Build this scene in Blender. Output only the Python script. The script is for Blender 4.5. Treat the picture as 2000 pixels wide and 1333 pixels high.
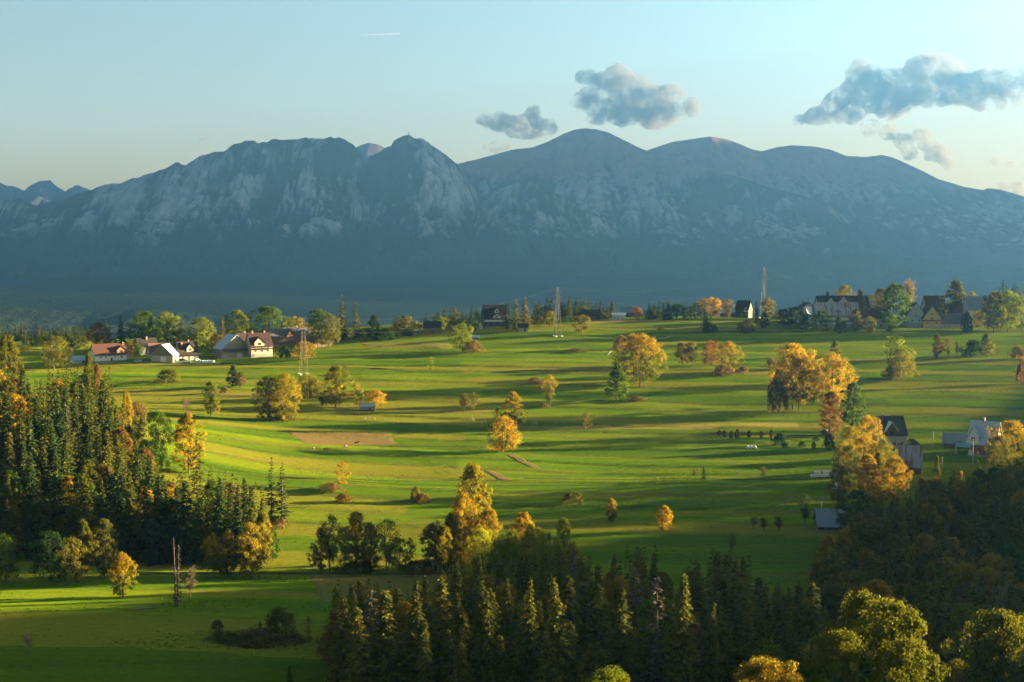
import bpy, bmesh, math, random
import numpy as np
from mathutils import Vector, Matrix
R = math.radians
SC = bpy.context.scene
for o in list(bpy.data.objects): bpy.data.objects.remove(o)

# ------------------------------------------------------------------ camera, sky, sun, exposure
FPX = 2778.0            # focal length in pixels of the 2000 px wide photograph (50 mm on 36 mm)
PITCH = math.atan((666.5 - 480.0) / FPX)
cam = bpy.data.cameras.new('camera'); cam.lens = 50.0; cam.sensor_width = 36.0
cam.clip_start = 0.5; cam.clip_end = 60000.0
camo = bpy.data.objects.new('camera', cam); SC.collection.objects.link(camo)
camo.location = (0, 0, 0); camo.rotation_euler = (R(90) - PITCH, 0, 0)
SC.camera = camo
SUN_AZ, SUN_EL = R(76), R(8.0)      # clockwise from the view direction, above the horizon
world = bpy.data.worlds.new('World'); SC.world = world; world.use_nodes = True
wn = world.node_tree; bg = wn.nodes['Background']
sky = wn.nodes.new('ShaderNodeTexSky'); sky.sky_type = 'NISHITA'; sky.sun_disc = False
sky.sun_elevation = SUN_EL; sky.sun_rotation = SUN_AZ
sky.altitude = 1000.0; sky.air_density = 1.0; sky.dust_density = 4.0; sky.ozone_density = 0.3
wn.links.new(sky.outputs[0], bg.inputs[0]); bg.inputs[1].default_value = 0.0150
sl = bpy.data.lights.new('sun', 'SUN'); sl.energy = 4.6; sl.angle = R(0.8); sl.color = (1.0, 0.78, 0.40)
slo = bpy.data.objects.new('sun', sl); SC.collection.objects.link(slo)
sd = Vector((math.sin(SUN_AZ) * math.cos(SUN_EL), math.cos(SUN_AZ) * math.cos(SUN_EL), math.sin(SUN_EL)))
slo.rotation_euler = sd.to_track_quat('Z', 'Y').to_euler(); slo.location = (300, 0, 200)
SC.view_settings.view_transform = 'Standard'; SC.view_settings.look = 'None'
SC.view_settings.gamma = 1.0; SC.view_settings.use_curve_mapping = False
SC.view_settings.exposure = 3.95
cy = SC.cycles
cy.max_bounces = 5; cy.diffuse_bounces = 2; cy.glossy_bounces = 1; cy.transmission_bounces = 3
cy.volume_bounces = 1; cy.transparent_max_bounces = 6; cy.use_denoising = True
cy.volume_step_rate = 0.25
cy.sample_clamp_indirect = 4.0; cy.caustics_reflective = False; cy.caustics_refractive = False

# ------------------------------------------------------------------ helpers
C = SC.collection
def ray(px, py):
    dx = (px - 1000.0) / FPX; dy = (666.5 - py) / FPX
    return dx, math.cos(PITCH) + dy * math.sin(PITCH), -math.sin(PITCH) + dy * math.cos(PITCH)
def uz(px, py):                       # x/y and z/y of a direction
    a, b, c = ray(px, py); return a / b, c / b
_P = np.random.RandomState(7).rand(256, 256)
def vnoise(x, y):
    xi = np.floor(x).astype(np.int64); yi = np.floor(y).astype(np.int64)
    fx = x - xi; fy = y - yi
    fx = fx * fx * fx * (fx * (fx * 6 - 15) + 10); fy = fy * fy * fy * (fy * (fy * 6 - 15) + 10)
    a = _P[xi & 255, yi & 255]; b = _P[(xi + 1) & 255, yi & 255]
    c = _P[xi & 255, (yi + 1) & 255]; d = _P[(xi + 1) & 255, (yi + 1) & 255]
    return (a + (b - a) * fx) * (1 - fy) + (c + (d - c) * fx) * fy
def fbm(x, y, oct=4, gain=0.5):
    s = 0.0; a = 1.0; t = 0.0
    for i in range(oct):
        s = s + a * vnoise(x * 2 ** i + 17.3 * i, y * 2 ** i + 5.7 * i); t += a; a *= gain
    return s / t
def ridged(x, y, oct=4, gain=0.55):
    s = 0.0; a = 1.0; t = 0.0
    for i in range(oct):
        n = 1 - np.abs(2 * vnoise(x * 2 ** i + 31.1 * i, y * 2 ** i + 11.9 * i) - 1)
        s = s + a * n * n; t += a; a *= gain
    return s / t
def sstep(a, b, x):
    t = np.clip((x - a) / (b - a), 0, 1); return t * t * (3 - 2 * t)

def mesh_np(name, V, F):
    """V (n,3), F (m,k) -> mesh"""
    me = bpy.data.meshes.new(name); V = np.asarray(V, np.float32); F = np.asarray(F, np.int32)
    m, k = F.shape
    me.vertices.add(len(V)); me.vertices.foreach_set('co', V.ravel())
    me.loops.add(m * k); me.loops.foreach_set('vertex_index', F.ravel())
    me.polygons.add(m); me.polygons.foreach_set('loop_start', np.arange(0, m * k, k, dtype=np.int32))
    me.update(calc_edges=True); me.validate()
    return me
def grid_faces(nr, nc):
    i = np.arange(nr - 1)[:, None] * nc + np.arange(nc - 1)[None, :]
    return np.stack([i, i + 1, i + nc + 1, i + nc], -1).reshape(-1, 4)
def smooth(me):
    me.polygons.foreach_set('use_smooth', np.ones(len(me.polygons), bool)); return me
def link(name, me, parent=None, mat=None, loc=(0, 0, 0), rz=0.0):
    o = bpy.data.objects.new(name, me); C.objects.link(o)
    o.location = loc; o.rotation_euler = (0, 0, rz)
    if parent is not None: o.parent = parent
    if mat is not None and me is not None:
        if len(me.materials) == 0: me.materials.append(mat)
    return o
def tag(o, label=None, cat=None, group=None, kind=None):
    if label: o['label'] = label
    if cat: o['category'] = cat
    if group: o['group'] = group
    if kind: o['kind'] = kind
    return o
def empty(name, loc, rz=0.0, scale=(1, 1, 1)):
    o = bpy.data.objects.new(name, None); C.objects.link(o); o.empty_display_size = 0.5
    o.location = loc; o.rotation_euler = (0, 0, rz); o.scale = scale
    return o

class MB:
    """collects boxes, bars and polygons into one mesh"""
    def __init__(s): s.v = []; s.f = []
    def poly(s, pts):
        n = len(s.v); s.v += [tuple(p) for p in pts]; s.f.append(list(range(n, n + len(pts)))); return s
    def hexa(s, p):                   # 8 points: bottom 0-3 ccw, top 4-7
        n = len(s.v); s.v += [tuple(q) for q in p]
        for f in ((3, 2, 1, 0), (4, 5, 6, 7), (0, 1, 5, 4), (1, 2, 6, 5), (2, 3, 7, 6), (3, 0, 4, 7)):
            s.f.append([n + i for i in f])
        return s
    def box(s, x0, x1, y0, y1, z0, z1):
        return s.hexa([(x0, y0, z0), (x1, y0, z0), (x1, y1, z0), (x0, y1, z0),
                       (x0, y0, z1), (x1, y0, z1), (x1, y1, z1), (x0, y1, z1)])
    def tube(s, pts, rad, n=6, cap=True):
        pts = [Vector(p) for p in pts]
        if not isinstance(rad, (list, tuple)): rad = [rad] * len(pts)
        b = len(s.v); up = Vector((0.13, 0.27, 0.95))
        for i, p in enumerate(pts):
            d = (pts[min(i + 1, len(pts) - 1)] - pts[max(i - 1, 0)])
            d = d.normalized() if d.length > 1e-9 else Vector((0, 0, 1))
            a = d.cross(up if abs(d.dot(up)) < 0.95 else Vector((1, 0, 0))).normalized(); c = d.cross(a)
            for k in range(n):
                t = 2 * math.pi * k / n
                s.v.append(tuple(p + (a * math.cos(t) + c * math.sin(t)) * rad[i]))
        for i in range(len(pts) - 1):
            for k in range(n):
                s.f.append([b + i * n + k, b + i * n + (k + 1) % n, b + (i + 1) * n + (k + 1) % n, b + (i + 1) * n + k])
        if cap:
            s.f.append([b + k for k in range(n)][::-1]); e = b + (len(pts) - 1) * n
            s.f.append([e + k for k in range(n)])
        return s
    def bar(s, a, b, w): return s.tube([a, b], w, 4)
    def mesh(s, name, mat=None):
        me = bpy.data.meshes.new(name); me.from_pydata(s.v, [], s.f); me.update()
        if mat: me.materials.append(mat)
        return me
    def build(s, name, mat, parent=None, loc=(0, 0, 0), rz=0.0):
        return link(name, s.mesh(name, mat), parent, None, loc, rz)

# ------------------------------------------------------------------ node helpers
def newmat(name):
    m = bpy.data.materials.new(name); m.use_nodes = True; nt = m.node_tree
    for n in list(nt.nodes): nt.nodes.remove(n)
    out = nt.nodes.new('ShaderNodeOutputMaterial'); return m, nt, out
def N(nt, typ, ins=None, **kw):
    n = nt.nodes.new('ShaderNode' + typ)
    for k, v in kw.items(): setattr(n, k, v)
    for k, v in (ins or {}).items():
        if hasattr(v, 'links'): nt.links.new(v, n.inputs[k])
        else: n.inputs[k].default_value = v
    return n
def math_(nt, op, a, b=None, clamp=False):
    n = nt.nodes.new('ShaderNodeMath'); n.operation = op; n.use_clamp = clamp
    for i, v in enumerate((a, b)):
        if v is None: continue
        if hasattr(v, 'links'): nt.links.new(v, n.inputs[i])
        else: n.inputs[i].default_value = v
    return n.outputs[0]
def mixc(nt, f, a, b):
    n = nt.nodes.new('ShaderNodeMix'); n.data_type = 'RGBA'
    for k, v in ((0, f), (6, a), (7, b)):
        if hasattr(v, 'links'): nt.links.new(v, n.inputs[k])
        else: n.inputs[k].default_value = (v if k == 0 else (*v, 1) if len(v) == 3 else v)
    return n.outputs[2]
def ramp(nt, fac, lo, hi):
    n = nt.nodes.new('ShaderNodeMapRange'); n.interpolation_type = 'SMOOTHSTEP'
    nt.links.new(fac, n.inputs[0]); n.inputs[1].default_value = lo; n.inputs[2].default_value = hi
    return n.outputs[0]
def wnoise(nt, scale=(1, 1, 1), detail=3, rough=0.5, loc=(0, 0, 0), rot=0.0, pos=None):
    if pos is None: pos = nt.nodes.new('ShaderNodeNewGeometry').outputs['Position']
    mp = N(nt, 'Mapping', {'Vector': pos}); mp.inputs['Scale'].default_value = scale
    mp.inputs['Location'].default_value = loc; mp.inputs['Rotation'].default_value = (0, 0, rot)
    n = N(nt, 'TexNoise', {'Vector': mp.outputs[0], 'Scale': 1.0, 'Detail': detail, 'Roughness': rough})
    return n.outputs[0]
# ------------------------------------------------------------------ the meadows and slopes
_yk = np.array([-60, 0, 60, 120, 200, 245, 285, 350, 400, 450, 500, 560, 620, 700, 780, 880, 930, 1000, 1100, 1300, 2000, 3500, 7000], float)
_zr = np.array([-1.8, -1.9, -23, -44, -72, -82, -85, -87, -87.5, -86, -83, -80, -77, -69.5, -61.5, -51.8, -49.8, -50, -56, -75, -140, -160, -160], float)
_zl = np.array([-1.8, -1.9, -23, -44, -70, -78, -81, -86, -88, -86, -82, -78, -74.5, -68, -63.5, -62.5, -63, -66, -74, -90, -140, -160, -160], float)
def _interp(y, zs):
    e = 9.0; return (np.interp(y - e, _yk, zs) + np.interp(y, _yk, zs) * 2 + np.interp(y + e, _yk, zs)) / 4
def strips(x, y):
    """the narrow fields: number of the strip and place across it"""
    s = y + 0.10 * x + 26 * (fbm(x / 260 + 5, y / 220, 2) - 0.5)
    k = s / 17.0; return np.floor(k), k - np.floor(k)
def height(x, y):
    x = np.asarray(x, float); y = np.asarray(y, float)
    u = x / np.maximum(y, 30.0)
    w = sstep(-0.30, 0.06, u)
    h = _interp(y, _zl) * (1 - w) + _interp(y, _zr) * w
    # wooded knoll on the left
    h = h + 19 * np.exp(-((x + 185) / 78) ** 2 - ((y - 500) / 85) ** 2)
    # unseen hill added on the right, crest shaped to lay shade over the meadows
    edge = 0.36 * np.clip(y, 150, 2000) + 70
    top = np.interp(y, [0, 200, 330, 400, 424, 438, 456, 482, 505, 540, 620, 800, 1000, 1300], [18, 54, 71, 74, 73, 66, 63, 54, 45, 37, 32, 23, 14, 8])
    h = h + top * sstep(0, 135, x - edge)
    # rolling ground and field banks
    m = sstep(250, 400, y) * (1 - sstep(1150, 1400, y))
    h = h + m * (2.4 * (fbm(x / 95 + 3, y / 60, 3) - 0.5) + 0.9 * (fbm(x / 34, y / 20 + 9, 2) - 0.5))
    kk, fr = strips(x, y)
    amp = _P[(kk.astype(np.int64) * 37) & 255, 11]
    fadey = sstep(400, 470, y) * (1 - sstep(940, 1000, y))
    h = h + fadey * 0.75 * amp * (sstep(0.0, 0.12, fr) - fr)
    return h
def hgt(x, y): return float(height(np.array([x]), np.array([y]))[0])
_ds = np.arange(235.0, 1150.0, 0.5)
def ground(px, py):
    """where the line of sight through a pixel of the photograph meets the meadows"""
    u, s = uz(px, py); g = height(u * _ds, _ds) - s * _ds
    i = np.argmax(g > 0) if (g > 0).any() else int(np.argmax(g / _ds))
    d = _ds[i]; return u * d, d, hgt(u * d, d)
def at_dist(px, d):
    u, _ = uz(px, 666); return u * d, d, hgt(u * d, d)

xs = np.concatenate([np.arange(-2200, -420, 60), np.arange(-420, 520, 3.8), np.arange(520, 1000, 12), np.arange(1000, 2600, 60)])
ys = np.concatenate([np.arange(-60, 230, 10), np.arange(230, 1010, 1.9), np.arange(1010, 1300, 12), np.arange(1300, 1900, 60)])
X, Y = np.meshgrid(xs, ys); Z = height(X, Y)
me = smooth(mesh_np('meadow', np.stack([X, Y, Z], -1).reshape(-1, 3), grid_faces(len(ys), len(xs))))
KK, FR = strips(X, Y)
plot = _P[(KK.astype(np.int64) * 53) & 255, (np.floor((X + 40 * _P[(KK.astype(np.int64) * 29) & 255, 3]) / 190).astype(np.int64) * 7) & 255]
bank = np.exp(-((FR - 0.05) / 0.05) ** 2) * (0.25 + 0.75 * _P[(KK.astype(np.int64) * 37) & 255, 11]) * sstep(380, 430, Y) * (1 - sstep(960, 1010, Y))
for nm_, ar_ in (('plot', plot), ('bank', bank)):
    at_ = me.attributes.new(nm_, 'FLOAT', 'POINT'); at_.data.foreach_set('value', ar_.ravel().astype(np.float32))
def mat_grass():
    m, nt, out = newmat('grass')
    pos = nt.nodes.new('ShaderNodeNewGeometry').outputs['Position']
    st = wnoise(nt, (0.006, 0.075, 0), 3, 0.6, (3, 1, 0), R(-6), pos)      # strip fields
    st2 = wnoise(nt, (0.011, 0.13, 0), 4, 0.62, (9, 4, 0), R(-3), pos)
    bl = wnoise(nt, (0.02, 0.05, 0), 3, 0.55, (0, 7, 0), 0, pos)
    fi = wnoise(nt, (0.35, 0.8, 0), 4, 0.75, (1, 2, 0), 0, pos)
    c = mixc(nt, ramp(nt, st, 0.40, 0.60), (0.084, 0.158, 0.006), (0.152, 0.200, 0.007))
    c = mixc(nt, math_(nt, 'MULTIPLY', ramp(nt, st2, 0.55, 0.66), 0.75), c, (0.185, 0.165, 0.020))
    c = mixc(nt, math_(nt, 'MULTIPLY', ramp(nt, st2, 0.64, 0.74), 0.8), c, (0.24, 0.180, 0.050))
    c = mixc(nt, math_(nt, 'MULTIPLY', ramp(nt, bl, 0.30, 0.46), 1.0), mixc(nt, 0.45, c, (0.060, 0.098, 0.010)), c)
    pl = N(nt, 'Attribute', attribute_name='plot').outputs['Fac']; bk = N(nt, 'Attribute', attribute_name='bank').outputs['Fac']
    c = mixc(nt, math_(nt, 'MULTIPLY', ramp(nt, pl, 0.58, 0.85), 0.75), c, (0.185, 0.170, 0.018))
    c = mixc(nt, math_(nt, 'MULTIPLY', math_(nt, 'SUBTRACT', 1.0, ramp(nt, pl, 0.1, 0.35)), 0.65), c, (0.055, 0.105, 0.007))
    c = mixc(nt, math_(nt, 'MULTIPLY', bk, 0.95), c, mixc(nt, ramp(nt, st, 0.42, 0.58), (0.050, 0.058, 0.012), (0.165, 0.125, 0.035)))
    v = math_(nt, 'ADD', math_(nt, 'MULTIPLY', fi, 1.3), 0.35)
    c2 = N(nt, 'MixRGB', {'Fac': 1.0, 'Color1': c, 'Color2': v}, blend_type='MULTIPLY').outputs[0]
    b1 = wnoise(nt, (0.9, 1.6, 1), 5, 0.8, (0, 0, 0), 0, pos)
    bp = N(nt, 'Bump', {'Height': b1, 'Strength': 0.9, 'Distance': 0.55})
    d = N(nt, 'BsdfDiffuse', {'Color': c2, 'Roughness': 0.9, 'Normal': bp.outputs[0]})
    nt.links.new(d.outputs[0], out.inputs[0]); return m
GRASS = mat_grass(); me.materials.append(GRASS)
tag(link('meadow', me), kind='structure')

# ------------------------------------------------------------------ mountains
def mat_mountain(name, tree_lo, tree_hi, top_lo, top_hi, topc, rock=(0.26, 0.255, 0.245), rocky=0.5):
    m, nt, out = newmat(name)
    g = nt.nodes.new('ShaderNodeNewGeometry'); pos = g.outputs['Position']
    sx = N(nt, 'SeparateXYZ', {0: pos}); rib = N(nt, 'Attribute', attribute_name='rib').outputs['Fac']
    n1 = wnoise(nt, (0.0022, 0.0022, 0.0016), 6, 0.62, (0, 0, 0), 0, pos)
    n2 = wnoise(nt, (0.012, 0.008, 0.006), 6, 0.7, (4, 0, 0), 0, pos)
    n3 = wnoise(nt, (0.05, 0.05, 0.02), 4, 0.7, (4, 3, 0), 0, pos)
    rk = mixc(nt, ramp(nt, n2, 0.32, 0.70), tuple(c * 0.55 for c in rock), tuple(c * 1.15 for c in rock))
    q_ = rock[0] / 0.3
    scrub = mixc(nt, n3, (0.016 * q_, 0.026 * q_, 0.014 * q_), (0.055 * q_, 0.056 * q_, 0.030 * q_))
    rm = math_(nt, 'ADD', math_(nt, 'MULTIPLY', math_(nt, 'SUBTRACT', rib, 0.27), 1.9), math_(nt, 'MULTIPLY', math_(nt, 'SUBTRACT', n1, 0.5), 0.9))
    rm = math_(nt, 'ADD', rm, math_(nt, 'MULTIPLY', math_(nt, 'SUBTRACT', n2, 0.5), 0.4))
    rm = math_(nt, 'ADD', rm, math_(nt, 'MULTIPLY', math_(nt, 'SUBTRACT', n3, 0.5), 0.25))
    c = mixc(nt, math_(nt, 'MULTIPLY', ramp(nt, rm, 0.70 - rocky * 0.6, 1.20 - rocky * 0.6), 0.9), scrub, rk)  # rock on ribs, dark scrub in gullies; contrast also paints in relief shading
    zz = math_(nt, 'ADD', sx.outputs[2], math_(nt, 'MULTIPLY', math_(nt, 'SUBTRACT', n1, 0.5), 520.0))
    zz = math_(nt, 'ADD', zz, math_(nt, 'MULTIPLY', math_(nt, 'SUBTRACT', n2, 0.5), 160.0))
    zz = math_(nt, 'ADD', zz, math_(nt, 'MULTIPLY', math_(nt, 'SUBTRACT', rib, 0.5), 150.0))
    c = mixc(nt, ramp(nt, zz, top_lo, top_hi), c, mixc(nt, ramp(nt, n2, 0.4, 0.75), topc, tuple(c_ * 0.6 for c_ in topc)))
    fo = mixc(nt, n3, (0.003, 0.007, 0.005), (0.008, 0.013, 0.009))
    fo = mixc(nt, math_(nt, 'MULTIPLY', ramp(nt, n2, 0.60, 0.72), 0.35), fo, (0.022, 0.022, 0.015))
    n4 = wnoise(nt, (0.020, 0.020, 0.006), 5, 0.7, (1, 5, 0), 0, pos)
    fo = mixc(nt, ramp(nt, math_(nt, 'ADD', math_(nt, 'MULTIPLY', rib, 0.6), math_(nt, 'MULTIPLY', n4, 0.6)), 0.38, 0.68), fo, (0.012, 0.017, 0.011))
    c = mixc(nt, ramp(nt, zz, tree_lo, tree_hi), fo, c)
    bp = N(nt, 'Bump', {'Height': n3, 'Strength': 0.8, 'Distance': 14.0})
    d = N(nt, 'BsdfDiffuse', {'Color': c, 'Normal': bp.outputs[0]})
    nt.links.new(d.outputs[0], out.inputs[0]); return m

def ridge(name, prof, D, depth, base, nc, nr, mat, power=1.5, carve=170, gx=420, gy=1100, dip=0.0, seed=0.0, jag=7.0, spur=0.35):
    px = np.array([p[0] for p in prof], float); py = np.array([p[1] for p in prof], float)
    P = np.linspace(px[0], px[-1], nc)
    uu = np.array([uz(a, 480)[0] for a in P])
    ss = np.interp(P, px, np.array([uz(a, b)[1] for a, b in prof]))
    Dc = D(P) if callable(D) else np.full(nc, float(D))
    xc = uu * Dc; zc = ss * Dc
    zc = zc + jag * (fbm(xc / 90 + seed, xc * 0 + 3.3, 4, 0.7) - 0.5) * 2 + 0.7 * jag * (ridged(xc / 55 + seed, xc * 0 + 1.3, 3) - 0.5)
    t = np.concatenate([[-0.10, -0.04, -0.012], np.linspace(0, 1, nr) ** 1.5])
    T = t[:, None] * np.ones(nc)[None, :]
    dm = depth * (1 + spur * (fbm(xc / 900 + seed, xc * 0 + 8.1, 3) - 0.5) * 2)
    Yd = Dc[None, :] - dm[None, :] * T
    Xg = uu[None, :] * Dc[None, :] * (1 - 0.0 * T) + 0 * Yd
    Xg = xc[None, :] * (1 - 0.25 * np.clip(T, 0, 1) * dm[None, :] / Dc[None, :])
    Tc = np.clip(T, 0, 1)
    f = (1 - Tc) ** power
    Zg = base + (zc[None, :] - base) * f
    env = np.clip(Tc * 7, 0, 1) * np.clip((1 - Tc) * 2.5, 0, 1)
    wx = Xg + 120 * (fbm(Xg / 500 + seed, Yd / 500, 3) - 0.5)
    r1 = ridged(wx / gx + seed, Yd / gy, 5); r2 = ridged(wx / (gx * 0.3) + seed, Yd / (gy * 0.35) + 4, 4)
    Zg = Zg - carve * env * r1 - 0.35 * carve * env * r2
    r3 = ridged(wx / (gx * 0.11) + seed, Yd / (gy * 0.16) + 9, 4)
    rib = 1.0 - (r1 * 0.55 + r2 * 0.42 + (r3 - 0.3) * 0.38)
    Zg = np.where(T < 0, zc[None, :] + T * depth * 0.8, Zg)
    me = smooth(mesh_np(name, np.stack([Xg, Yd, Zg], -1).reshape(-1, 3), grid_faces(len(t), nc)))
    at = me.attributes.new('rib', 'FLOAT', 'POINT'); at.data.foreach_set('value', (rib * np.ones_like(Zg)).ravel().astype(np.float32))
    me.materials.append(mat)
    return tag(link(name, me), kind='structure')
M_ROCK = mat_mountain('limestone_massif', 60, 250, 2500, 2600, (0.1, 0.08, 0.05), rocky=0.74)
M_DOME = mat_mountain('grassy_summits', 40, 200, 380, 600, (0.200, 0.120, 0.085), rock=(0.27, 0.26, 0.25), rocky=0.62)
M_FAR = mat_mountain('distant_crags', -900, -800, 2500, 2600, (0.1, 0.08, 0.05), rock=(0.018, 0.018, 0.018), rocky=0.9)  # near-black rock stands in for shade that does not reach these peaks
M_WOOD = mat_mountain('wooded_foothills', 900, 1000, 2500, 2600, (0.1, 0.08, 0.05), rocky=0.1)
M_BROWN = mat_mountain('brown_summit_grass', -900, -800, -900, -800, (0.05, 0.032, 0.025))
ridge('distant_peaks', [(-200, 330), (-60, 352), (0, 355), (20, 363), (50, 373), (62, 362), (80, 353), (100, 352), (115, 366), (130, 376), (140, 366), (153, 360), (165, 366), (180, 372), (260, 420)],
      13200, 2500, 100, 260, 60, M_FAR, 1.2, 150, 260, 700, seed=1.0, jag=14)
ridge('brown_summit', [(640, 330), (690, 292), (705, 284), (722, 279), (738, 282), (755, 290), (780, 305), (830, 330)], 12600, 2200, 200, 80, 40, M_BROWN, 1.2, 20, seed=2.0, jag=2)
ridge('far_domes', [(1180, 330), (1240, 302), (1280, 288), (1310, 278), (1350, 272), (1385, 267), (1420, 272), (1450, 285), (1470, 293), (1485, 296), (1520, 287), (1545, 284), (1590, 287), (1620, 293),
      (1650, 305), (1690, 307), (1720, 303), (1740, 308), (1780, 325), (1830, 350), (1880, 365), (1918, 372), (1926, 368), (1950, 370), (1975, 377), (2000, 385), (2120, 420), (2300, 470)],
      12000, 4200, -150, 420, 110, M_DOME, 1.25, 190, 480, 1300, seed=3.0, jag=3)
ridge('near_dome', [(760, 372), (840, 345), (895, 320), (930, 312), (1000, 293), (1040, 288), (1070, 277), (1100, 262), (1120, 254), (1140, 251), (1165, 253), (1190, 260), (1220, 275), (1250, 290),
      (1275, 300), (1310, 312), (1350, 325), (1400, 338), (1445, 347), (1500, 366), (1560, 380), (1620, 402), (1680, 450), (1760, 500), (1840, 540), (1900, 570)],
      lambda p: np.interp(p, [760, 1140, 1450, 1900], [11000, 10800, 9800, 8600]), 3900, -150, 460, 120, M_DOME, 1.25, 210, 430, 1200, seed=4.0, jag=3)
ridge('rocky_massif', [(-160, 440), (-40, 398), (0, 393), (20, 391), (40, 390), (60, 398), (75, 402), (130, 388), (150, 378), (180, 370), (210, 361), (230, 360), (260, 348), (300, 340), (345, 320), (352, 320), (366, 325), (373, 318), (400, 305),
      (440, 294), (455, 283), (480, 275), (498, 276), (508, 280), (530, 273), (580, 272), (620, 270), (650, 268), (670, 272), (690, 282), (705, 297), (712, 304), (735, 300), (755, 290), (765, 285), (770, 275),
      (790, 265), (800, 264), (815, 272), (820, 268), (840, 280), (860, 295), (880, 310), (893, 321), (910, 345), (935, 380), (960, 405), (985, 425), (1040, 470), (1120, 530), (1180, 570)],
      9300, 3000, -170, 800, 200, M_ROCK, 1.75, 260, 420, 1100, seed=5.0, jag=15)
ridge('rocky_spur', [(900, 470), (950, 395), (985, 366), (1010, 358), (1040, 356), (1065, 368), (1100, 386), (1140, 415), (1175, 440), (1230, 470), (1300, 505), (1380, 540), (1480, 580)],
      8700, 2300, -170, 300, 110, M_ROCK, 1.6, 170, 300, 800, seed=6.0, jag=8)
ridge('wooded_hill', [(-200, 470), (-60, 470), (60, 480), (180, 520), (300, 560), (400, 590), (470, 545), (560, 508), (650, 492), (740, 497), (800, 520), (850, 555), (900, 590), (960, 610)],
      7600, 3600, -180, 300, 90, M_WOOD, 1.2, 110, 380, 700, seed=7.0, jag=9)
ridge('wooded_hill', [(1150, 600), (1250, 560), (1350, 530), (1450, 525), (1540, 500), (1620, 505), (1700, 492), (1780, 505), (1860, 515), (1940, 520), (2000, 525), (2100, 530), (2250, 520)],
      7200, 3600, -180, 300, 90, M_WOOD, 1.2, 110, 380, 700, seed=8.0, jag=9)
for nm, pr, dd_, sd_ in (('wooded_hill', [(-300, 560), (-100, 545), (60, 556), (200, 575), (330, 566), (480, 580), (620, 596), (760, 585), (900, 600), (1040, 592), (1150, 600), (1300, 590), (1450, 596), (1600, 575), (1750, 562), (1900, 556), (2050, 550), (2300, 540)], 5000, 9.0),
                      ('wooded_hill', [(-300, 600), (0, 598), (150, 610), (300, 604), (450, 620), (600, 622), (760, 630), (900, 628), (1100, 622), (1300, 612), (1500, 606), (1700, 598), (1900, 590), (2300, 570)], 3300, 10.0)):
    ridge(nm, pr, dd_, 1300, -215, 300, 40, M_WOOD, 1.1, 30, 260, 500, seed=sd_, jag=7)
# unseen range added west of the view, heights set to shade the mountain faces
wy = np.linspace(3000, 13600, 170); wx = np.linspace(-1, 1, 60); WX, WY = np.meshgrid(wx, wy)
wc = 0.36 * WY + 1500
WZ = -180 + (np.interp(WY, [3000, 4000, 4600, 5600, 6800, 8000, 9500, 11000, 11800, 12400, 13600], [0, 330, 480, 700, 1000, 1400, 2050, 2150, 1900, 1800, 1800]) * (0.85 + 0.3 * fbm(WY / 900, WY * 0 + 2, 4))) * (1 - np.abs(WX)) ** 1.2
me = smooth(mesh_np('added_western_range', np.stack([wc + WX * 1250, WY, WZ - 60 * ridged(WX * 3, WY / 500, 4)], -1).reshape(-1, 3), grid_faces(170, 60))); me.materials.append(M_DOME)
tag(link('added_western_range', me), kind='structure')
# the cross on the summit
px_, py_ = 798, 266; u_, s_ = uz(px_, py_); bx_, by_, bz_ = u_ * 9290, 9290, s_ * 9290 - 6
mc, nt, out = newmat('cross_steel'); d = N(nt, 'BsdfPrincipled', {'Base Color': (0.12, 0.12, 0.12, 1), 'Metallic': 0.6, 'Roughness': 0.6}); nt.links.new(d.outputs[0], out.inputs[0])
cr = empty('summit_cross', (bx_, by_, bz_)); tag(cr, 'tall thin steel cross standing on the rocky peak', 'cross')
MB().hexa([(-1.6, -1.6, 0), (1.6, -1.6, 0), (1.6, 1.6, 0), (-1.6, 1.6, 0), (-.9, -.9, 34), (.9, -.9, 34), (.9, .9, 34), (-.9, .9, 34)]).build('post', mc, cr)
MB().box(-9, 9, -0.8, 0.8, 22, 24).build('cross_arm', mc, cr)

# the wooded valley between the meadows and the mountains
vx = np.linspace(-6500, 6500, 200); vy = np.linspace(1850, 9000, 120); VX, VY = np.meshgrid(vx, vy)
VZ = -170 + 60 * (fbm(VX / 700, VY / 500, 4) - 0.5) + np.interp(VY, [1850, 2500, 4000, 9000], [20, -5, 0, 20])
me = smooth(mesh_np('wooded_valley', np.stack([VX, VY, VZ], -1).reshape(-1, 3), grid_faces(120, 200))); me.materials.append(M_WOOD)
tag(link('wooded_valley', me), kind='structure')
# ------------------------------------------------------------------ evening haze
m, nt, out = newmat('haze')
v = N(nt, 'VolumePrincipled', {'Color': (0.14, 0.385, 0.85, 1), 'Density': 3.3e-5, 'Anisotropy': 0.6}); v.inputs['Density Attribute'].default_value = ''
nt.links.new(v.outputs[0], out.inputs['Volume'])
hz = MB().box(-7500, 7500, -200, 14200, -235, 2500).build('haze', m)
tag(hz, kind='stuff')
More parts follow.
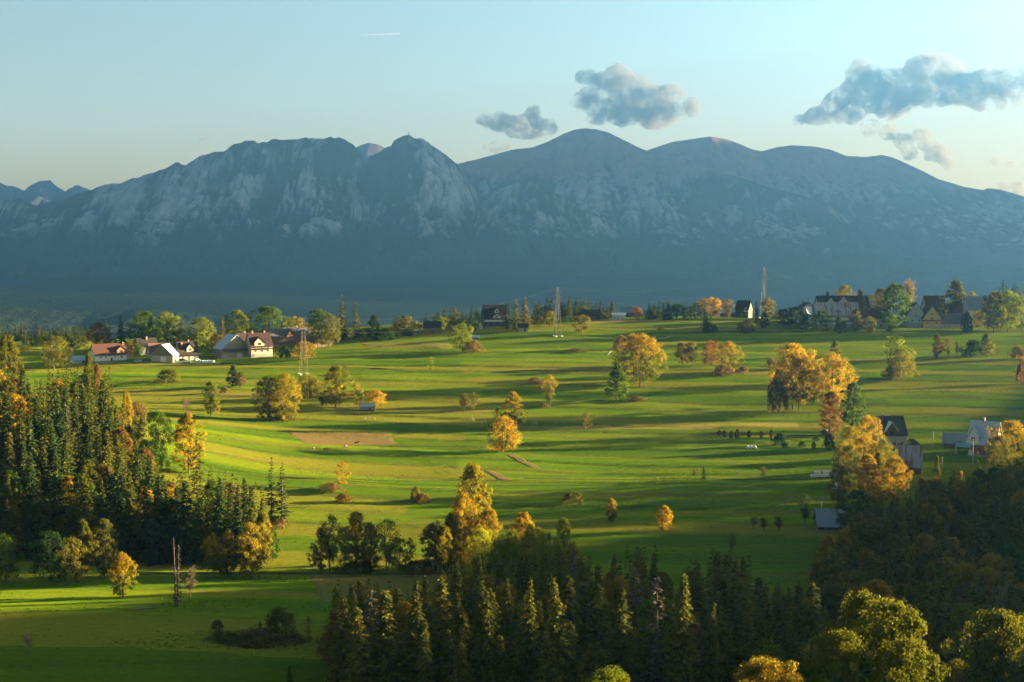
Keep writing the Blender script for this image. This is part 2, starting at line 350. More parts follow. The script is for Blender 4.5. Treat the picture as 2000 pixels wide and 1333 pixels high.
# ------------------------------------------------------------------ foliage materials
def mat_leaf(name, c1, c2, c3, topc=None, trans=0.5):
    """c1..c3: leaf colours mixed leaf by leaf and clump by clump; topc: colour of the outer top twigs, for autumn tint and for a painted sun rim"""
    m, nt, out = newmat(name)
    t = N(nt, 'Attribute', attribute_name='tint').outputs['Fac']
    oi = nt.nodes.new('ShaderNodeObjectInfo').outputs['Random']
    tc = nt.nodes.new('ShaderNodeTexCoord').outputs['Object']
    n = N(nt, 'TexNoise', {'Vector': tc, 'Scale': 0.42, 'Detail': 2.0})
    f = math_(nt, 'ADD', math_(nt, 'MULTIPLY', n.outputs[0], 1.5), math_(nt, 'MULTIPLY', t, 0.5))
    f = math_(nt, 'SUBTRACT', math_(nt, 'ADD', f, math_(nt, 'MULTIPLY', oi, 0.3)), 0.65)
    c = mixc(nt, ramp(nt, f, 0.15, 0.5), c1, c2); c = mixc(nt, ramp(nt, f, 0.5, 0.85), c, c3)
    if topc:
        g = N(nt, 'Attribute', attribute_name='crown').outputs['Fac']
        c = mixc(nt, ramp(nt, math_(nt, 'ADD', g, math_(nt, 'MULTIPLY', math_(nt, 'SUBTRACT', n.outputs[0], 0.5), 1.2)), 0.5, 0.8), c, topc)
    v = math_(nt, 'ADD', math_(nt, 'MULTIPLY', t, 0.7), 0.62)
    c = N(nt, 'MixRGB', {'Fac': 1.0, 'Color1': c, 'Color2': v}, blend_type='MULTIPLY').outputs[0]
    d = N(nt, 'BsdfDiffuse', {'Color': c}); tr = N(nt, 'BsdfTranslucent', {'Color': c})
    mx = N(nt, 'MixShader', {0: trans, 1: d.outputs[0], 2: tr.outputs[0]})
    nt.links.new(mx.outputs[0], out.inputs[0]); return m
def mat_bark(name, a, b):
    m, nt, out = newmat(name)
    tc = nt.nodes.new('ShaderNodeTexCoord').outputs['Object']
    n = wnoise(nt, (6, 6, 1.2), 4, 0.6, pos=tc)
    d = N(nt, 'BsdfDiffuse', {'Color': mixc(nt, n, a, b)}); nt.links.new(d.outputs[0], out.inputs[0]); return m
BARK = mat_bark('bark', (0.05, 0.038, 0.028), (0.13, 0.10, 0.075))
PALEBARK = mat_bark('pale_bark', (0.10, 0.088, 0.07), (0.20, 0.175, 0.145))
LEAF = {
    'spruce': mat_leaf('spruce_needles', (0.036, 0.047, 0.008), (0.062, 0.068, 0.010), (0.115, 0.100, 0.012), trans=0.25),
    'dkspruce': mat_leaf('dark_spruce_needles', (0.018, 0.036, 0.012), (0.030, 0.050, 0.013), (0.055, 0.066, 0.013), trans=0.2),
    'lowspruce': mat_leaf('brightened_spruce_needles', (0.046, 0.056, 0.010), (0.080, 0.084, 0.013), (0.140, 0.118, 0.015), trans=0.25),  # lighter copy of the spruce colours, making up for light missing in the lower forest
    'nearmix': mat_leaf('green_painted_sun_rim_leaves', (0.010, 0.036, 0.005), (0.022, 0.062, 0.006), (0.045, 0.086, 0.007), topc=(0.100, 0.098, 0.007)),  # dark green, with the sunlit gold rim painted into the top colour
    'larch': mat_leaf('larch_needles', (0.06, 0.062, 0.010), (0.11, 0.085, 0.012), (0.17, 0.100, 0.012), trans=0.35),
    'green': mat_leaf('green_leaves', (0.020, 0.046, 0.007), (0.042, 0.078, 0.008), (0.080, 0.112, 0.010)),
    'ygreen': mat_leaf('yellow_green_leaves', (0.055, 0.088, 0.007), (0.115, 0.145, 0.009), (0.180, 0.170, 0.009)),
    'lime': mat_leaf('sun_toned_lime_leaves', (0.110, 0.140, 0.008), (0.190, 0.205, 0.010), (0.270, 0.235, 0.010)),  # yellow-green brightened in place of the sun the hill keeps off this group
    'olive': mat_leaf('olive_leaves', (0.048, 0.058, 0.009), (0.085, 0.084, 0.010), (0.135, 0.105, 0.010)),
    'gold': mat_leaf('golden_leaves', (0.080, 0.086, 0.008), (0.160, 0.132, 0.008), (0.260, 0.178, 0.008)),
    'orange': mat_leaf('orange_leaves', (0.150, 0.118, 0.008), (0.265, 0.178, 0.008), (0.360, 0.205, 0.008)),
    'goldtop': mat_leaf('green_turning_gold_leaves', (0.045, 0.068, 0.008), (0.080, 0.094, 0.009), (0.135, 0.118, 0.010), topc=(0.260, 0.165, 0.008)),
    'brown': mat_leaf('brown_leaves', (0.085, 0.062, 0.022), (0.130, 0.090, 0.026), (0.170, 0.105, 0.026)),
    'rust': mat_leaf('rust_leaves', (0.090, 0.052, 0.012), (0.140, 0.072, 0.014), (0.190, 0.090, 0.014)),
    'dkred': mat_leaf('dark_red_leaves', (0.060, 0.014, 0.012), (0.095, 0.020, 0.014), (0.140, 0.035, 0.016)),
    'dkgreen': mat_leaf('dark_green_leaves', (0.010, 0.028, 0.009), (0.020, 0.044, 0.011), (0.036, 0.060, 0.013)),
    'twig': mat_leaf('fine_twigs', (0.075, 0.060, 0.042), (0.12, 0.092, 0.06), (0.16, 0.118, 0.075), trans=0.1),
    'dead': mat_leaf('dead_needles', (0.055, 0.045, 0.034), (0.085, 0.068, 0.048), (0.11, 0.088, 0.058), trans=0.1),
}
# ------------------------------------------------------------------ plant meshes (built once, shared)
def cards(name, P, U, V, tint, crown=None):
    """leaf-shaped quads: base P, long axis U, half-width V"""
    n = len(P); q = np.empty((n, 4, 3))
    q[:, 0] = P; q[:, 1] = P + 0.45 * U + V; q[:, 2] = P + U; q[:, 3] = P + 0.45 * U - V
    me = mesh_np(name, q.reshape(-1, 3), np.arange(4 * n).reshape(n, 4))
    a = me.attributes.new('tint', 'FLOAT', 'FACE'); a.data.foreach_set('value', np.asarray(tint, np.float32))
    if crown is not None:
        a = me.attributes.new('crown', 'FLOAT', 'FACE'); a.data.foreach_set('value', np.asarray(crown, np.float32))
    me.materials.append(LEAF['green']); return me
def unit(v): return v / np.maximum(np.linalg.norm(v, axis=-1, keepdims=True), 1e-9)
def spruce_mesh(seed, H=24.0, Rr=3.4, base=0.06, step=0.5, droop=0.42, gappy=0.0, full=1.0, dens=1.0):
    rs = np.random.RandomState(seed); P = []; U = []; V = []; T = []
    z = base * H; lean = rs.uniform(-0.25, 0.25, 2)
    while z < H * 0.985:
        t = z / H; r = Rr * ((1 - t) ** 0.82) * (0.86 + 0.28 * rs.rand()) + 0.12
        if t < 0.16: r *= 0.62 + 0.38 * (t / 0.16)
        nb = max(4, int((5 + 4 * (1 - t)) * full)); a0 = rs.rand() * 6.28
        for b in range(nb):
            if rs.rand() < gappy: continue
            a = a0 + 6.283 * b / nb + rs.uniform(-0.3, 0.3); L = r * rs.uniform(0.5, 1.25)
            k = max(3, int((L / 0.34) * dens)); s = (np.arange(k) + 0.6) / k
            d = np.array([math.cos(a), math.sin(a), 0]); sd_ = np.array([-math.sin(a), math.cos(a), 0])
            dr = droop * L * (s ** 1.3) - 0.16 * L * np.clip(s - 0.7, 0, 1) * 2
            c = d[None] * (L * s)[:, None]; c[:, 2] += z + rs.uniform(-0.45, 0.45) - dr
            for sg in (-1, 1):
                ln = (0.34 + 0.50 * (1 - s)) * min(1.0, 0.45 + L * 0.3) * rs.uniform(0.8, 1.35, k)
                dirv = unit(d[None] * 0.65 + sd_[None] * sg * rs.uniform(0.25, 1.0, (k, 1)) + np.array([0, 0, -1]) * rs.uniform(0.15, 0.95, (k, 1)))
                P.append(c); U.append(dirv * ln[:, None] * 1.25)
                w = unit(np.cross(dirv, rs.normal(0, 1, (k, 3)))); V.append(w * (ln * 0.33)[:, None]); T.append(np.clip(rs.normal(0.4 + 0.25 * s, 0.2), 0, 1))
        z += step * rs.uniform(0.7, 1.25) * (0.62 + 0.5 * (1 - t))
    k = 8; P.append(np.tile([[0, 0, H * 0.965]], (k, 1))); U.append(np.stack([rs.normal(0, .12, k), rs.normal(0, .12, k), rs.uniform(.4, .95, k)], -1)); V.append(rs.normal(0, .06, (k, 3))); T.append(np.full(k, .5))
    P = np.concatenate(P); P[:, :2] += (P[:, 2:3] / H) ** 2 * lean[None]
    cr = cards('spruce_crown', P, np.concatenate(U), np.concatenate(V), np.concatenate(T), P[:, 2] / H)
    tr = MB().tube([(0, 0, -1.0), (0, 0, H * .3), (lean[0] * .3, lean[1] * .3, H * .65), (lean[0], lean[1], H * .97)], [.30, .23, .13, .03], 6).mesh('spruce_trunk', BARK)
    return tr, cr, H, Rr * 2.0
def leafy_mesh(seed, H=12.0, W=9.0, low=0.16, nclump=90, leaves=42, leaf=0.42, shape='round', gap=0.04, stems=1, clump=0.15, lumps=0.22, trunkr=0.22):
    rs = np.random.RandomState(seed)
    # uneven envelope
    ph = rs.rand(6) * 6.28
    def env(th, v):                    # v 0..1 up the crown
        if shape == 'round': r = np.sqrt(np.clip(1 - (np.abs(2 * v - 0.88) / 1.12) ** 2.3, 0, 1))
        elif shape == 'oval': r = np.clip(np.sin(np.pi * np.clip(v, 0, 1) ** 0.8), 0, 1) ** 0.55
        elif shape == 'cone': r = np.clip(1 - v, 0, 1) ** 0.7 * np.clip(v * 6, 0, 1) ** 0.5
        elif shape == 'bush': r = np.sqrt(np.clip(1 - v ** 2.0, 0, 1))
        elif shape == 'vase': r = np.clip(v * 1.25, 0.12, 1) ** 0.8 * np.sqrt(np.clip(1 - np.clip((v - 0.55) / 0.45, 0, 1) ** 2, 0, 1))
        return r * (1 + lumps * (np.sin(2 * th + ph[0] + 3 * v) * .5 + np.sin(3 * th + ph[1] - 4 * v) * .5 + .4 * np.sin(5 * th + ph[2] + 9 * v)))
    v = rs.rand(nclump) ** 0.85; th = rs.rand(nclump) * 6.283
    q = 0.30 + 0.70 * rs.rand(nclump) ** 0.42
    r = env(th, v) * q * W / 2
    z0 = low * H; top = H * (1 - clump * 0.35)
    Cc = np.stack([np.cos(th) * r, np.sin(th) * r, z0 + v * (top - z0)], -1)
    cs = clump * H * rs.uniform(0.6, 1.25, nclump) * (0.75 if shape in ('oval', 'cone') else 1.0)
    if gap > 0:
        keep = rs.rand(nclump) > gap; Cc = Cc[keep]; cs = cs[keep]; q = q[keep]; v = v[keep]
    n = len(Cc); k = leaves
    D = unit(rs.normal(0, 1, (n, k, 3))); rad = rs.rand(n, k, 1) ** 0.45
    D[..., 2] *= 0.72
    P = (Cc[:, None] + D * rad * cs[:, None, None]).reshape(-1, 3)
    P[:, 2] = np.maximum(P[:, 2], 0.05 * H if shape != 'bush' else 0.03)
    ax = unit(P - np.array([0, 0, H * 0.42]))
    Nn = unit(ax * 0.75 + D.reshape(-1, 3) * 0.8 + rs.normal(0, 0.55, P.shape) + np.array([0, 0, 0.25]))
    Ud = unit(np.cross(Nn, rs.normal(0, 1, P.shape))); Vd = np.cross(Nn, Ud)
    s = leaf * rs.uniform(0.55, 1.35, (len(P), 1))
    tint = np.clip(np.repeat(rs.normal(0.5, 0.16, n), k) + rs.normal(0, 0.17, n * k), 0, 1)
    cw = np.repeat(q * 0.35 + v * 0.65, k)
    crn = cards('leafy_crown', P - Ud * s * 0.5, Ud * s, Vd * s * 0.42, tint, cw)
    mb = MB(); forks = []
    for i in range(stems):
        a = rs.rand() * 6.28; off = (0.0 if stems == 1 else W * 0.05)
        b = np.array([math.cos(a) * off, math.sin(a) * off, -0.6]); tp = np.array([math.cos(a) * off * 3 + rs.normal(0, .02) * H, math.sin(a) * off * 3 + rs.normal(0, .02) * H, H * 0.62])
        f = (b + tp) / 2 + rs.normal(0, .012 * H, 3); mb.tube([b, f, tp, tp + np.array([rs.normal(0, .02) * H, rs.normal(0, .02) * H, H * .24])], [trunkr * H / 12, trunkr * .72 * H / 12, trunkr * .36 * H / 12, .02], 6)
        forks += [b + (tp - b) * e for e in (0.32, 0.45, 0.6, 0.75, 0.9)]
    forks = np.array(forks)
    for i in rs.choice(n, min(n, 26 if shape != 'bush' else 8), replace=False):
        c = Cc[i]; cand = forks[forks[:, 2] < c[2] + 0.02 * H]
        if len(cand) == 0: continue
        f = cand[np.argmin(((cand - c) ** 2).sum(1))]; mid = (f + c) / 2 + np.array([0, 0, 0.05 * H])
        mb.tube([f, mid, c], [trunkr * .34 * H / 12, trunkr * .2 * H / 12, .02], 4, False)
    return mb.mesh('leafy_trunk', BARK), crn, H, W
def bare_mesh(seed, H=10.0, W=7.0, twigs=2600, low=0.25, upright=0.5):
    """leafless tree: limbs plus a haze of thin twigs"""
    rs = np.random.RandomState(seed); mb = MB(); P = []; U = []
    tp = Vector((rs.normal(0, .2), rs.normal(0, .2), H * .55)); mb.tube([(0, 0, -.5), tp * .5, tp, (tp[0], tp[1], H * .9)], [.17, .13, .08, .02], 6)
    for i in range(34):
        t = rs.uniform(low, 0.9); a = rs.rand() * 6.28; b = np.array([tp[0] * t, tp[1] * t, H * .82 * t])
        L = W * .55 * rs.uniform(.5, 1) * (1 - .45 * t); d = unit(np.array([math.cos(a), math.sin(a), upright + rs.uniform(0, .5)]))
        e = b + d * L; m_ = (b + e) / 2 + np.array([0, 0, -.06 * L]); mb.tube([b, m_, e], [.055, .035, .012], 4, False)
        k = twigs // 34; s = rs.uniform(.2, 1, (k, 1)); pp = b + (e - b) * s + rs.normal(0, .04 * W, (k, 3)) * s
        P.append(pp); U.append(unit(d[None] * .7 + rs.normal(0, .55, (k, 3)) + np.array([0, 0, .35])) * rs.uniform(.35, 1.0, (k, 1)) * H / 10)
    P = np.concatenate(P); U = np.concatenate(U); V = unit(np.cross(U, rs.normal(0, 1, U.shape))) * 0.028 * H / 10
    return mb.mesh('bare_trunk', BARK), cards('bare_crown', P, U, V, rs.rand(len(P))), H, W

KIT = {}
KIT['spruce'] = [spruce_mesh(10 + i, 24, r, b, .5, dr, g) for i, (r, b, dr, g) in enumerate([(3.3, .05, .42, .03), (2.9, .08, .5, .08), (3.7, .04, .38, .05), (2.6, .1, .5, .12), (3.1, .06, .45, .06), (3.9, .03, .36, .08), (2.7, .05, .52, .04), (4.4, .02, .34, .14), (3.4, .12, .6, .22), (2.3, .04, .55, .02)])]
KIT['farspruce'] = [spruce_mesh(30 + i, 20, r, .05, .75, .42, .06, 0.85, .7) for i, r in enumerate([2.7, 3.1, 2.4, 3.4])]
KIT['openspruce'] = [spruce_mesh(40, 22, 3.4, .1, .95, .30, .28, .8), spruce_mesh(41, 22, 3.0, .12, .9, .34, .3, .8)]
KIT['deadspruce'] = [spruce_mesh(45, 20, 2.2, .15, .8, .3, .35, .8, .6)]
KIT['round'] = [leafy_mesh(50 + i, 12, 10.5, .12, 115, 56, .40, 'round', gap=.1, clump=.125, lumps=.42) for i in range(4)]
KIT['oval'] = [leafy_mesh(60 + i, 13, 7.2, .08, 120, 52, .40, 'oval', clump=.12) for i in range(4)]
KIT['tall'] = [leafy_mesh(70 + i, 16, 6.6, .08, 115, 48, .42, 'oval', gap=.08, clump=.10, lumps=.35) for i in range(3)]
KIT['open'] = [leafy_mesh(80 + i, 13, 8.6, .18, 90, 40, .36, 'vase', gap=.12, clump=.11, lumps=.4, stems=2) for i in range(3)]
KIT['bush'] = [leafy_mesh(90 + i, 4, 7.0, .06, 90, 50, .26, 'bush', stems=3, clump=.22, lumps=.4, trunkr=.3) for i in range(4)]
KIT['cone'] = [leafy_mesh(100 + i, 12, 7.6, .04, 120, 48, .38, 'cone', clump=.11) for i in range(2)]
KIT['multi'] = [leafy_mesh(105 + i, 12, 9.5, .06, 120, 50, .38, 'round', gap=.08, stems=4, clump=.12, lumps=.45) for i in range(3)]
KIT['thin'] = [leafy_mesh(110 + i, 9, 4.2, .2, 60, 34, .26, 'oval', gap=.2, clump=.10, lumps=.4, trunkr=.14) for i in range(3)]
KIT['bare'] = [bare_mesh(120, 9, 7), bare_mesh(121, 10, 6, upright=.9), bare_mesh(122, 6, 7, low=.3, upright=.3)]
KIT['round_big'] = [leafy_mesh(150 + i, 24, 21, .10, 260, 62, .50, 'round', gap=.12, clump=.085, lumps=.5) for i in range(3)]
KIT['multi_big'] = [leafy_mesh(155 + i, 22, 17, .06, 240, 60, .46, 'round', gap=.1, stems=4, clump=.085, lumps=.5) for i in range(2)]
KIT['oval_big'] = [leafy_mesh(160 + i, 24, 13, .07, 240, 60, .48, 'oval', gap=.1, clump=.075, lumps=.42) for i in range(3)]
KIT['tall_big'] = [leafy_mesh(165 + i, 26, 11, .08, 220, 58, .48, 'oval', gap=.12, clump=.07, lumps=.5) for i in range(2)]
KIT['near'] = [leafy_mesh(130 + i, 20, 15, .10, 230, 105, .46, 'round', gap=.12, clump=.095, lumps=.6, trunkr=.3) for i in range(3)]
CROWNS = {'spruce': 'crown', 'farspruce': 'crown'}
_prng = random.Random(5)
def plant(kind, x, y, z, h, w, leaf, name, label, cat='tree', group=None, var=None, rz=None):
    if name == 'leafy_tree': name = 'autumn_tree' if leaf in ('gold', 'orange', 'goldtop') else 'green_tree' if leaf in ('green', 'dkgreen', 'ygreen', 'lime', 'nearmix') else 'broadleaf_tree'
    if h > 15.5 and kind + '_big' in KIT: kind = kind + '_big'
    ks = KIT[kind]; tr, cr, H, W = ks[(_prng.randrange(len(ks)) if var is None else var) % len(ks)]
    sw = w / W; sh = h / H
    o = empty(name, (x, y, z), _prng.random() * 6.28 if rz is None else rz, (sw, sw, sh)); tag(o, label, cat, group)
    if 'spruce' in kind: o.rotation_euler = (_prng.gauss(0, .025), _prng.gauss(0, .025), o.rotation_euler[2])
    t = link('trunk' if cat != 'bush' else 'stem', tr, o)
    c = link('crown' if cat != 'bush' else 'foliage', cr, o)
    c.material_slots[0].link = 'OBJECT'; c.material_slots[0].material = LEAF[leaf]
    return o
def plant_px(kind, px, base, top, wpx, leaf, name, label, cat='tree', group=None, dist=None, var=None, sink=0.15):
    if dist is None: x, y, z = ground(px, base)
    else: x, y, z = at_dist(px, dist)
    s = uz(px, top)[1]; h = max(1.0, s * y - z); w = wpx * y / FPX
    return plant(kind, x, y, z - sink, h + sink, w, leaf, name, label, cat, group, var)
# ------------------------------------------------------------------ single trees and bushes: kind, px, base, top, width px, leaves, name, label[, distance]
TREES = [
 # meadow, upper left
 ('bush', 329, 749, 720, 54, 'olive', 'bush', 'broad rounded olive bush alone on the striped meadow below the white car'),
 ('cone', 455, 756, 714, 30, 'dkgreen', 'leafy_tree', 'small dark green pointed tree beside a brown one above the yellow-green sapling'),
 ('oval', 470, 757, 727, 20, 'brown', 'leafy_tree', 'small brown tree touching the right side of a dark pointed tree'),
 ('bush', 437, 768, 756, 20, 'brown', 'bush', 'low reddish brown bush right of the slim yellow-green tree'),
 ('tall', 412, 814, 744, 34, 'ygreen', 'leafy_tree', 'slim yellow-green tree with an orange foot, left part of the meadow'),
 ('thin', 424, 812, 783, 14, 'orange', 'sapling', 'orange sapling at the foot of the slim yellow-green tree'),
 ('bare', 363, 808, 771, 26, 'twig', 'bare_tree', 'small brownish leafless tree left of the slim yellow-green tree'),
 ('multi', 523, 822, 735, 52, 'olive', 'leafy_tree', 'left half of the large olive and gold tree pair on the meadow'),
 ('multi', 556, 822, 729, 58, 'gold', 'leafy_tree', 'right golden half of the large tree pair below the lattice pylon'),
 ('bush', 560, 822, 790, 46, 'olive', 'bush', 'green undergrowth bush at the foot of the large golden pair'),
 ('multi', 604, 779, 730, 44, 'gold', 'leafy_tree', 'gold and brown open tree just below the leftmost pylon'),
 ('thin', 586, 772, 742, 16, 'olive', 'leafy_tree', 'thin olive tree at the left side of the gold tree below the pylon'),
 ('tall', 656, 796, 714, 50, 'gold', 'leafy_tree', 'tall golden tree with dark bush at its left foot, right of the pylon'),
 ('bush', 637, 792, 764, 30, 'dkgreen', 'bush', 'dark green bush at the left foot of the tall golden tree'),
 ('thin', 674, 731, 711, 11, 'brown', 'sapling', 'tiny brown sapling on the meadow above the tall golden tree'),
 ('thin', 698, 800, 747, 26, 'gold', 'leafy_tree', 'slim golden tree at the left of the small dark field hut'),
 ('round', 733, 798, 762, 40, 'orange', 'leafy_tree', 'bright orange round tree right behind the small dark field hut'),
 ('thin', 842, 727, 697, 16, 'ygreen', 'leafy_tree', 'tiny green tree alone in the middle of the upper meadow'),
 ('round', 903, 686, 632, 40, 'ygreen', 'leafy_tree', 'bright yellow-green tree with brown bushes at its foot'),
 ('bush', 922, 689, 665, 44, 'brown', 'bush', 'spreading brown bush right of the bright yellow-green tree'),
 ('round', 1136, 652, 614, 37, 'olive', 'leafy_tree', 'round olive and orange tree just right of the middle pylon'),
 ('bare', 906, 806, 763, 34, 'brown', 'leafy_tree', 'pale brown thin-leaved tree above the white cows, left of a pair'),
 ('thin', 924, 805, 766, 18, 'brown', 'leafy_tree', 'pale brown thin-leaved tree above the white cows, right of a pair'),
 ('tall', 1001, 842, 764, 44, 'goldtop', 'leafy_tree', 'tall orange and olive tree standing behind the orange clump in mid meadow'),
 ('multi', 983, 883, 814, 62, 'orange', 'leafy_tree', 'wide bright orange clump of trees in the centre of the meadow'),
 ('bare', 1003, 880, 820, 30, 'brown', 'leafy_tree', 'sparse brown tree on the right edge of the orange central clump'),
 ('thin', 970, 828, 795, 14, 'brown', 'leafy_tree', 'thin brown sapling left of the tall orange and olive tree'),
 ('open', 1073, 796, 733, 33, 'goldtop', 'leafy_tree', 'vase shaped olive tree with orange top right of the meadow centre'),
 ('bush', 1062, 797, 787, 22, 'brown', 'bush', 'low brown scrub at the foot of the vase shaped olive tree'),
 ('bush', 1045, 749, 737, 30, 'brown', 'bush', 'dark low scrub on a bank above the vase shaped olive tree'),
 ('bush', 1128, 687, 682, 48, 'brown', 'bush', 'long low dark scrub strip on the bare green slope'),
 ('thin', 1146, 842, 803, 19, 'brown', 'leafy_tree', 'lone thin pinkish brown sapling right of the meadow centre'),
 ('round', 1250, 757, 652, 88, 'goldtop', 'leafy_tree', 'largest golden maple standing alone on the upper meadow'),
 ('round', 1252, 750, 662, 70, 'gold', 'leafy_tree', 'golden tree growing behind the largest golden maple'),
 ('cone', 1206, 783, 711, 54, 'green', 'leafy_tree', 'dark green conical tree left below the largest golden maple'),
 ('bush', 1242, 783, 774, 36, 'brown', 'bush', 'flat dry brush right of the dark green conical tree'),
 ('bush', 1212, 684, 655, 30, 'brown', 'bush', 'grey brown bush behind the left side of the largest golden maple'),
 ('round', 1333, 713, 666, 30, 'brown', 'leafy_tree', 'left dim brown tree of a pair on the shaded upper meadow'),
 ('round', 1352, 713, 666, 24, 'olive', 'leafy_tree', 'right olive tree of the dim pair on the shaded upper meadow'),
 ('round', 1388, 716, 664, 40, 'rust', 'leafy_tree', 'rust brown round tree touching an orange-topped tree'),
 ('round', 1423, 727, 667, 44, 'goldtop', 'leafy_tree', 'green tree with bright orange top beside the rust brown round tree'),
 ('bush', 1412, 732, 713, 40, 'brown', 'bush', 'brown thicket below the green tree with the orange top'),
 ('bush', 1450, 729, 715, 22, 'brown', 'bush', 'small brown bush right of the brown thicket'),
 ('bush', 1291, 645, 639, 17, 'olive', 'bush', 'tiny lone round bush on the ridge meadow'),
 ('round', 1548, 800, 671, 98, 'orange', 'leafy_tree', 'left and broadest tree of the big orange clump on the right'),
 ('round', 1560, 803, 690, 70, 'goldtop', 'leafy_tree', 'dark-centred golden tree in the middle of the big orange clump'),
 ('round', 1625, 803, 689, 68, 'orange', 'leafy_tree', 'right bright orange tree of the big orange clump'),
 ('bush', 1518, 806, 736, 46, 'brown', 'leafy_tree', 'brown dense bushy tree at the left foot of the big orange clump'),
 ('tall', 1622, 853, 764, 46, 'rust', 'leafy_tree', 'slim rust coloured tree in front of the big orange clump'),
 ('oval', 1665, 838, 747, 54, 'green', 'leafy_tree', 'green and yellow tree at the right end of the orange clump'),
 ('bush', 1508, 722, 700, 26, 'brown', 'bush', 'dim brown bush left of the big orange clump'),
 ('cone', 1630, 697, 664, 24, 'olive', 'leafy_tree', 'small olive conical tree behind the big orange clump'),
 ('open', 1747, 742, 656, 62, 'ygreen', 'leafy_tree', 'yellow-green tree with an orange neighbour on the right-hand meadow'),
 ('round', 1762, 743, 680, 54, 'gold', 'leafy_tree', 'orange tree pressed against the yellow-green tree on the right-hand meadow'),
 ('bush', 1742, 742, 712, 34, 'olive', 'bush', 'dark bush at the foot of the yellow-green and orange pair'),
 ('tall', 1831, 701, 653, 22, 'rust', 'leafy_tree', 'left and widest of three thin rust columns on the far right meadow'),
 ('thin', 1851, 700, 654, 17, 'rust', 'leafy_tree', 'middle of three thin rust columns on the far right meadow'),
 ('bare', 1869, 699, 660, 15, 'twig', 'bare_tree', 'bare right one of three thin columns on the far right meadow'),
 ('bush', 1899, 698, 664, 42, 'dkgreen', 'bush', 'dark green rounded bush on the far right meadow'),
 ('cone', 1926, 697, 651, 38, 'olive', 'leafy_tree', 'dark tree with golden right edge beside the dark rounded bush'),
 ('bush', 1986, 702, 676, 30, 'brown', 'bush', 'brown bush at the right picture edge on the upper meadow'),
 ('bush', 1995, 752, 700, 26, 'rust', 'bush', 'rust brown bush cut by the right picture edge'),
 # middle and lower meadow
 ('thin', 668, 956, 900, 28, 'orange', 'sapling', 'thin orange sapling with open crown on the lower meadow'),
 ('bush', 644, 961, 944, 52, 'brown', 'bush', 'long low brown bush at the foot of the thin orange sapling'),
 ('bush', 672, 982, 964, 32, 'rust', 'bush', 'small russet bush on the lit lower meadow below the orange sapling'),
 ('bush', 812, 980, 950, 22, 'olive', 'bush', 'upright part of the small bush pair left of the tall golden trees'),
 ('bush', 824, 982, 964, 30, 'rust', 'bush', 'low right part of the small bush pair left of the tall golden trees'),
 ('bush', 1119, 983, 961, 48, 'olive', 'bush', 'oblong olive hedge bush at the edge of the shaded lower meadow'),
 ('oval', 1194, 1021, 974, 25, 'goldtop', 'leafy_tree', 'small dark green oval tree on the shaded lower meadow'),
 ('oval', 1298, 1038, 987, 31, 'orange', 'leafy_tree', 'small bright orange oval tree on the shaded lower meadow'),
 ('bare', 1357, 936, 913, 16, 'twig', 'bare_tree', 'small grey leafless shrub tree beside a small dark conifer'),
 ('farspruce', 1375, 937, 911, 16, 'dkspruce', 'spruce_tree', 'small dark conifer on the field line left of the wrapped bales'),
 ('bare', 1490, 938, 906, 20, 'brown', 'bare_tree', 'thin brown tree on the field line between conifer and bales'),
 ('open', 1573, 1023, 966, 32, 'dkgreen', 'leafy_tree', 'dark green slim tree behind the grey-roofed log barn'),
 ('bare', 1472, 1034, 1005, 28, 'twig', 'orchard_tree', 'left crooked orchard tree on the shaded meadow'),
 ('bare', 1492, 1037, 1007, 30, 'olive', 'orchard_tree', 'middle crooked orchard tree on the shaded meadow'),
 ('bare', 1521, 1038, 1003, 34, 'olive', 'orchard_tree', 'right and largest crooked orchard tree on the shaded meadow'),
 ('bare', 1430, 1085, 1035, 26, 'twig', 'bare_tree', 'grey leafless tree standing behind the middle spruces'),
 ('oval', 240, 1166, 1081, 54, 'goldtop', 'leafy_tree', 'lone yellow and orange tree in front of the dark left forest'),
 ('deadspruce', 347, 1187, 1066, 30, 'dead', 'dead_tree', 'grey dead spruce with bare twigs beside the crooked leafless tree'),
 ('bare', 371, 1171, 1098, 44, 'twig', 'bare_tree', 'crooked leafless tree right of the pale dead trunk'),
 ('bare', 54, 1278, 1227, 34, 'twig', 'bare_tree', 'small round leafless tree alone on the dark meadow, lower left'),
 ('bush', 545, 1247, 1188, 70, 'olive', 'bush', 'large leafy bush on the right of the brushy hollow'),
 ('thin', 602, 1246, 1203, 14, 'rust', 'sapling', 'thin rust sapling at the right end of the brushy hollow'),
 ('bush', 425, 1236, 1210, 26, 'olive', 'bush', 'small green bush at the left end of the brushy hollow'),
 ('bush', 500, 1258, 1234, 130, 'brown', 'bush', 'low spreading brown brush filling the hollow'),
 ('bush', 440, 1253, 1238, 80, 'olive', 'bush', 'flat dark sedge along the front of the brushy hollow'),
 ('bush', 575, 1256, 1238, 60, 'brown', 'bush', 'low brown brush under the rust sapling'),
 ('farspruce', 566, 1345, 1298, 22, 'dkspruce', 'spruce_tree', 'tiny dark spruce tip at the bottom edge of the dark meadow'),
 # front edge of the left forest
 ('round', 416, 1129, 1046, 46, 'goldtop', 'leafy_tree', 'olive tree with orange crown top at the forest edge, left of two'),
 ('oval', 446, 1129, 1038, 40, 'goldtop', 'leafy_tree', 'orange-tipped taller tree at the forest edge, right of two'),
 ('oval', 490, 1130, 1020, 52, 'gold', 'leafy_tree', 'golden tree at the right corner of the left forest'),
 ('oval', 513, 1105, 1000, 40, 'gold', 'leafy_tree', 'golden tree behind the corner tree of the left forest'),
 ('round', 12, 1140, 1042, 56, 'green', 'leafy_tree', 'broad green tree cut by the left edge in front of the forest'),
 ('round', 100, 1142, 1040, 70, 'dkgreen', 'leafy_tree', 'broad dark green tree with brown neighbour in front of the forest'),
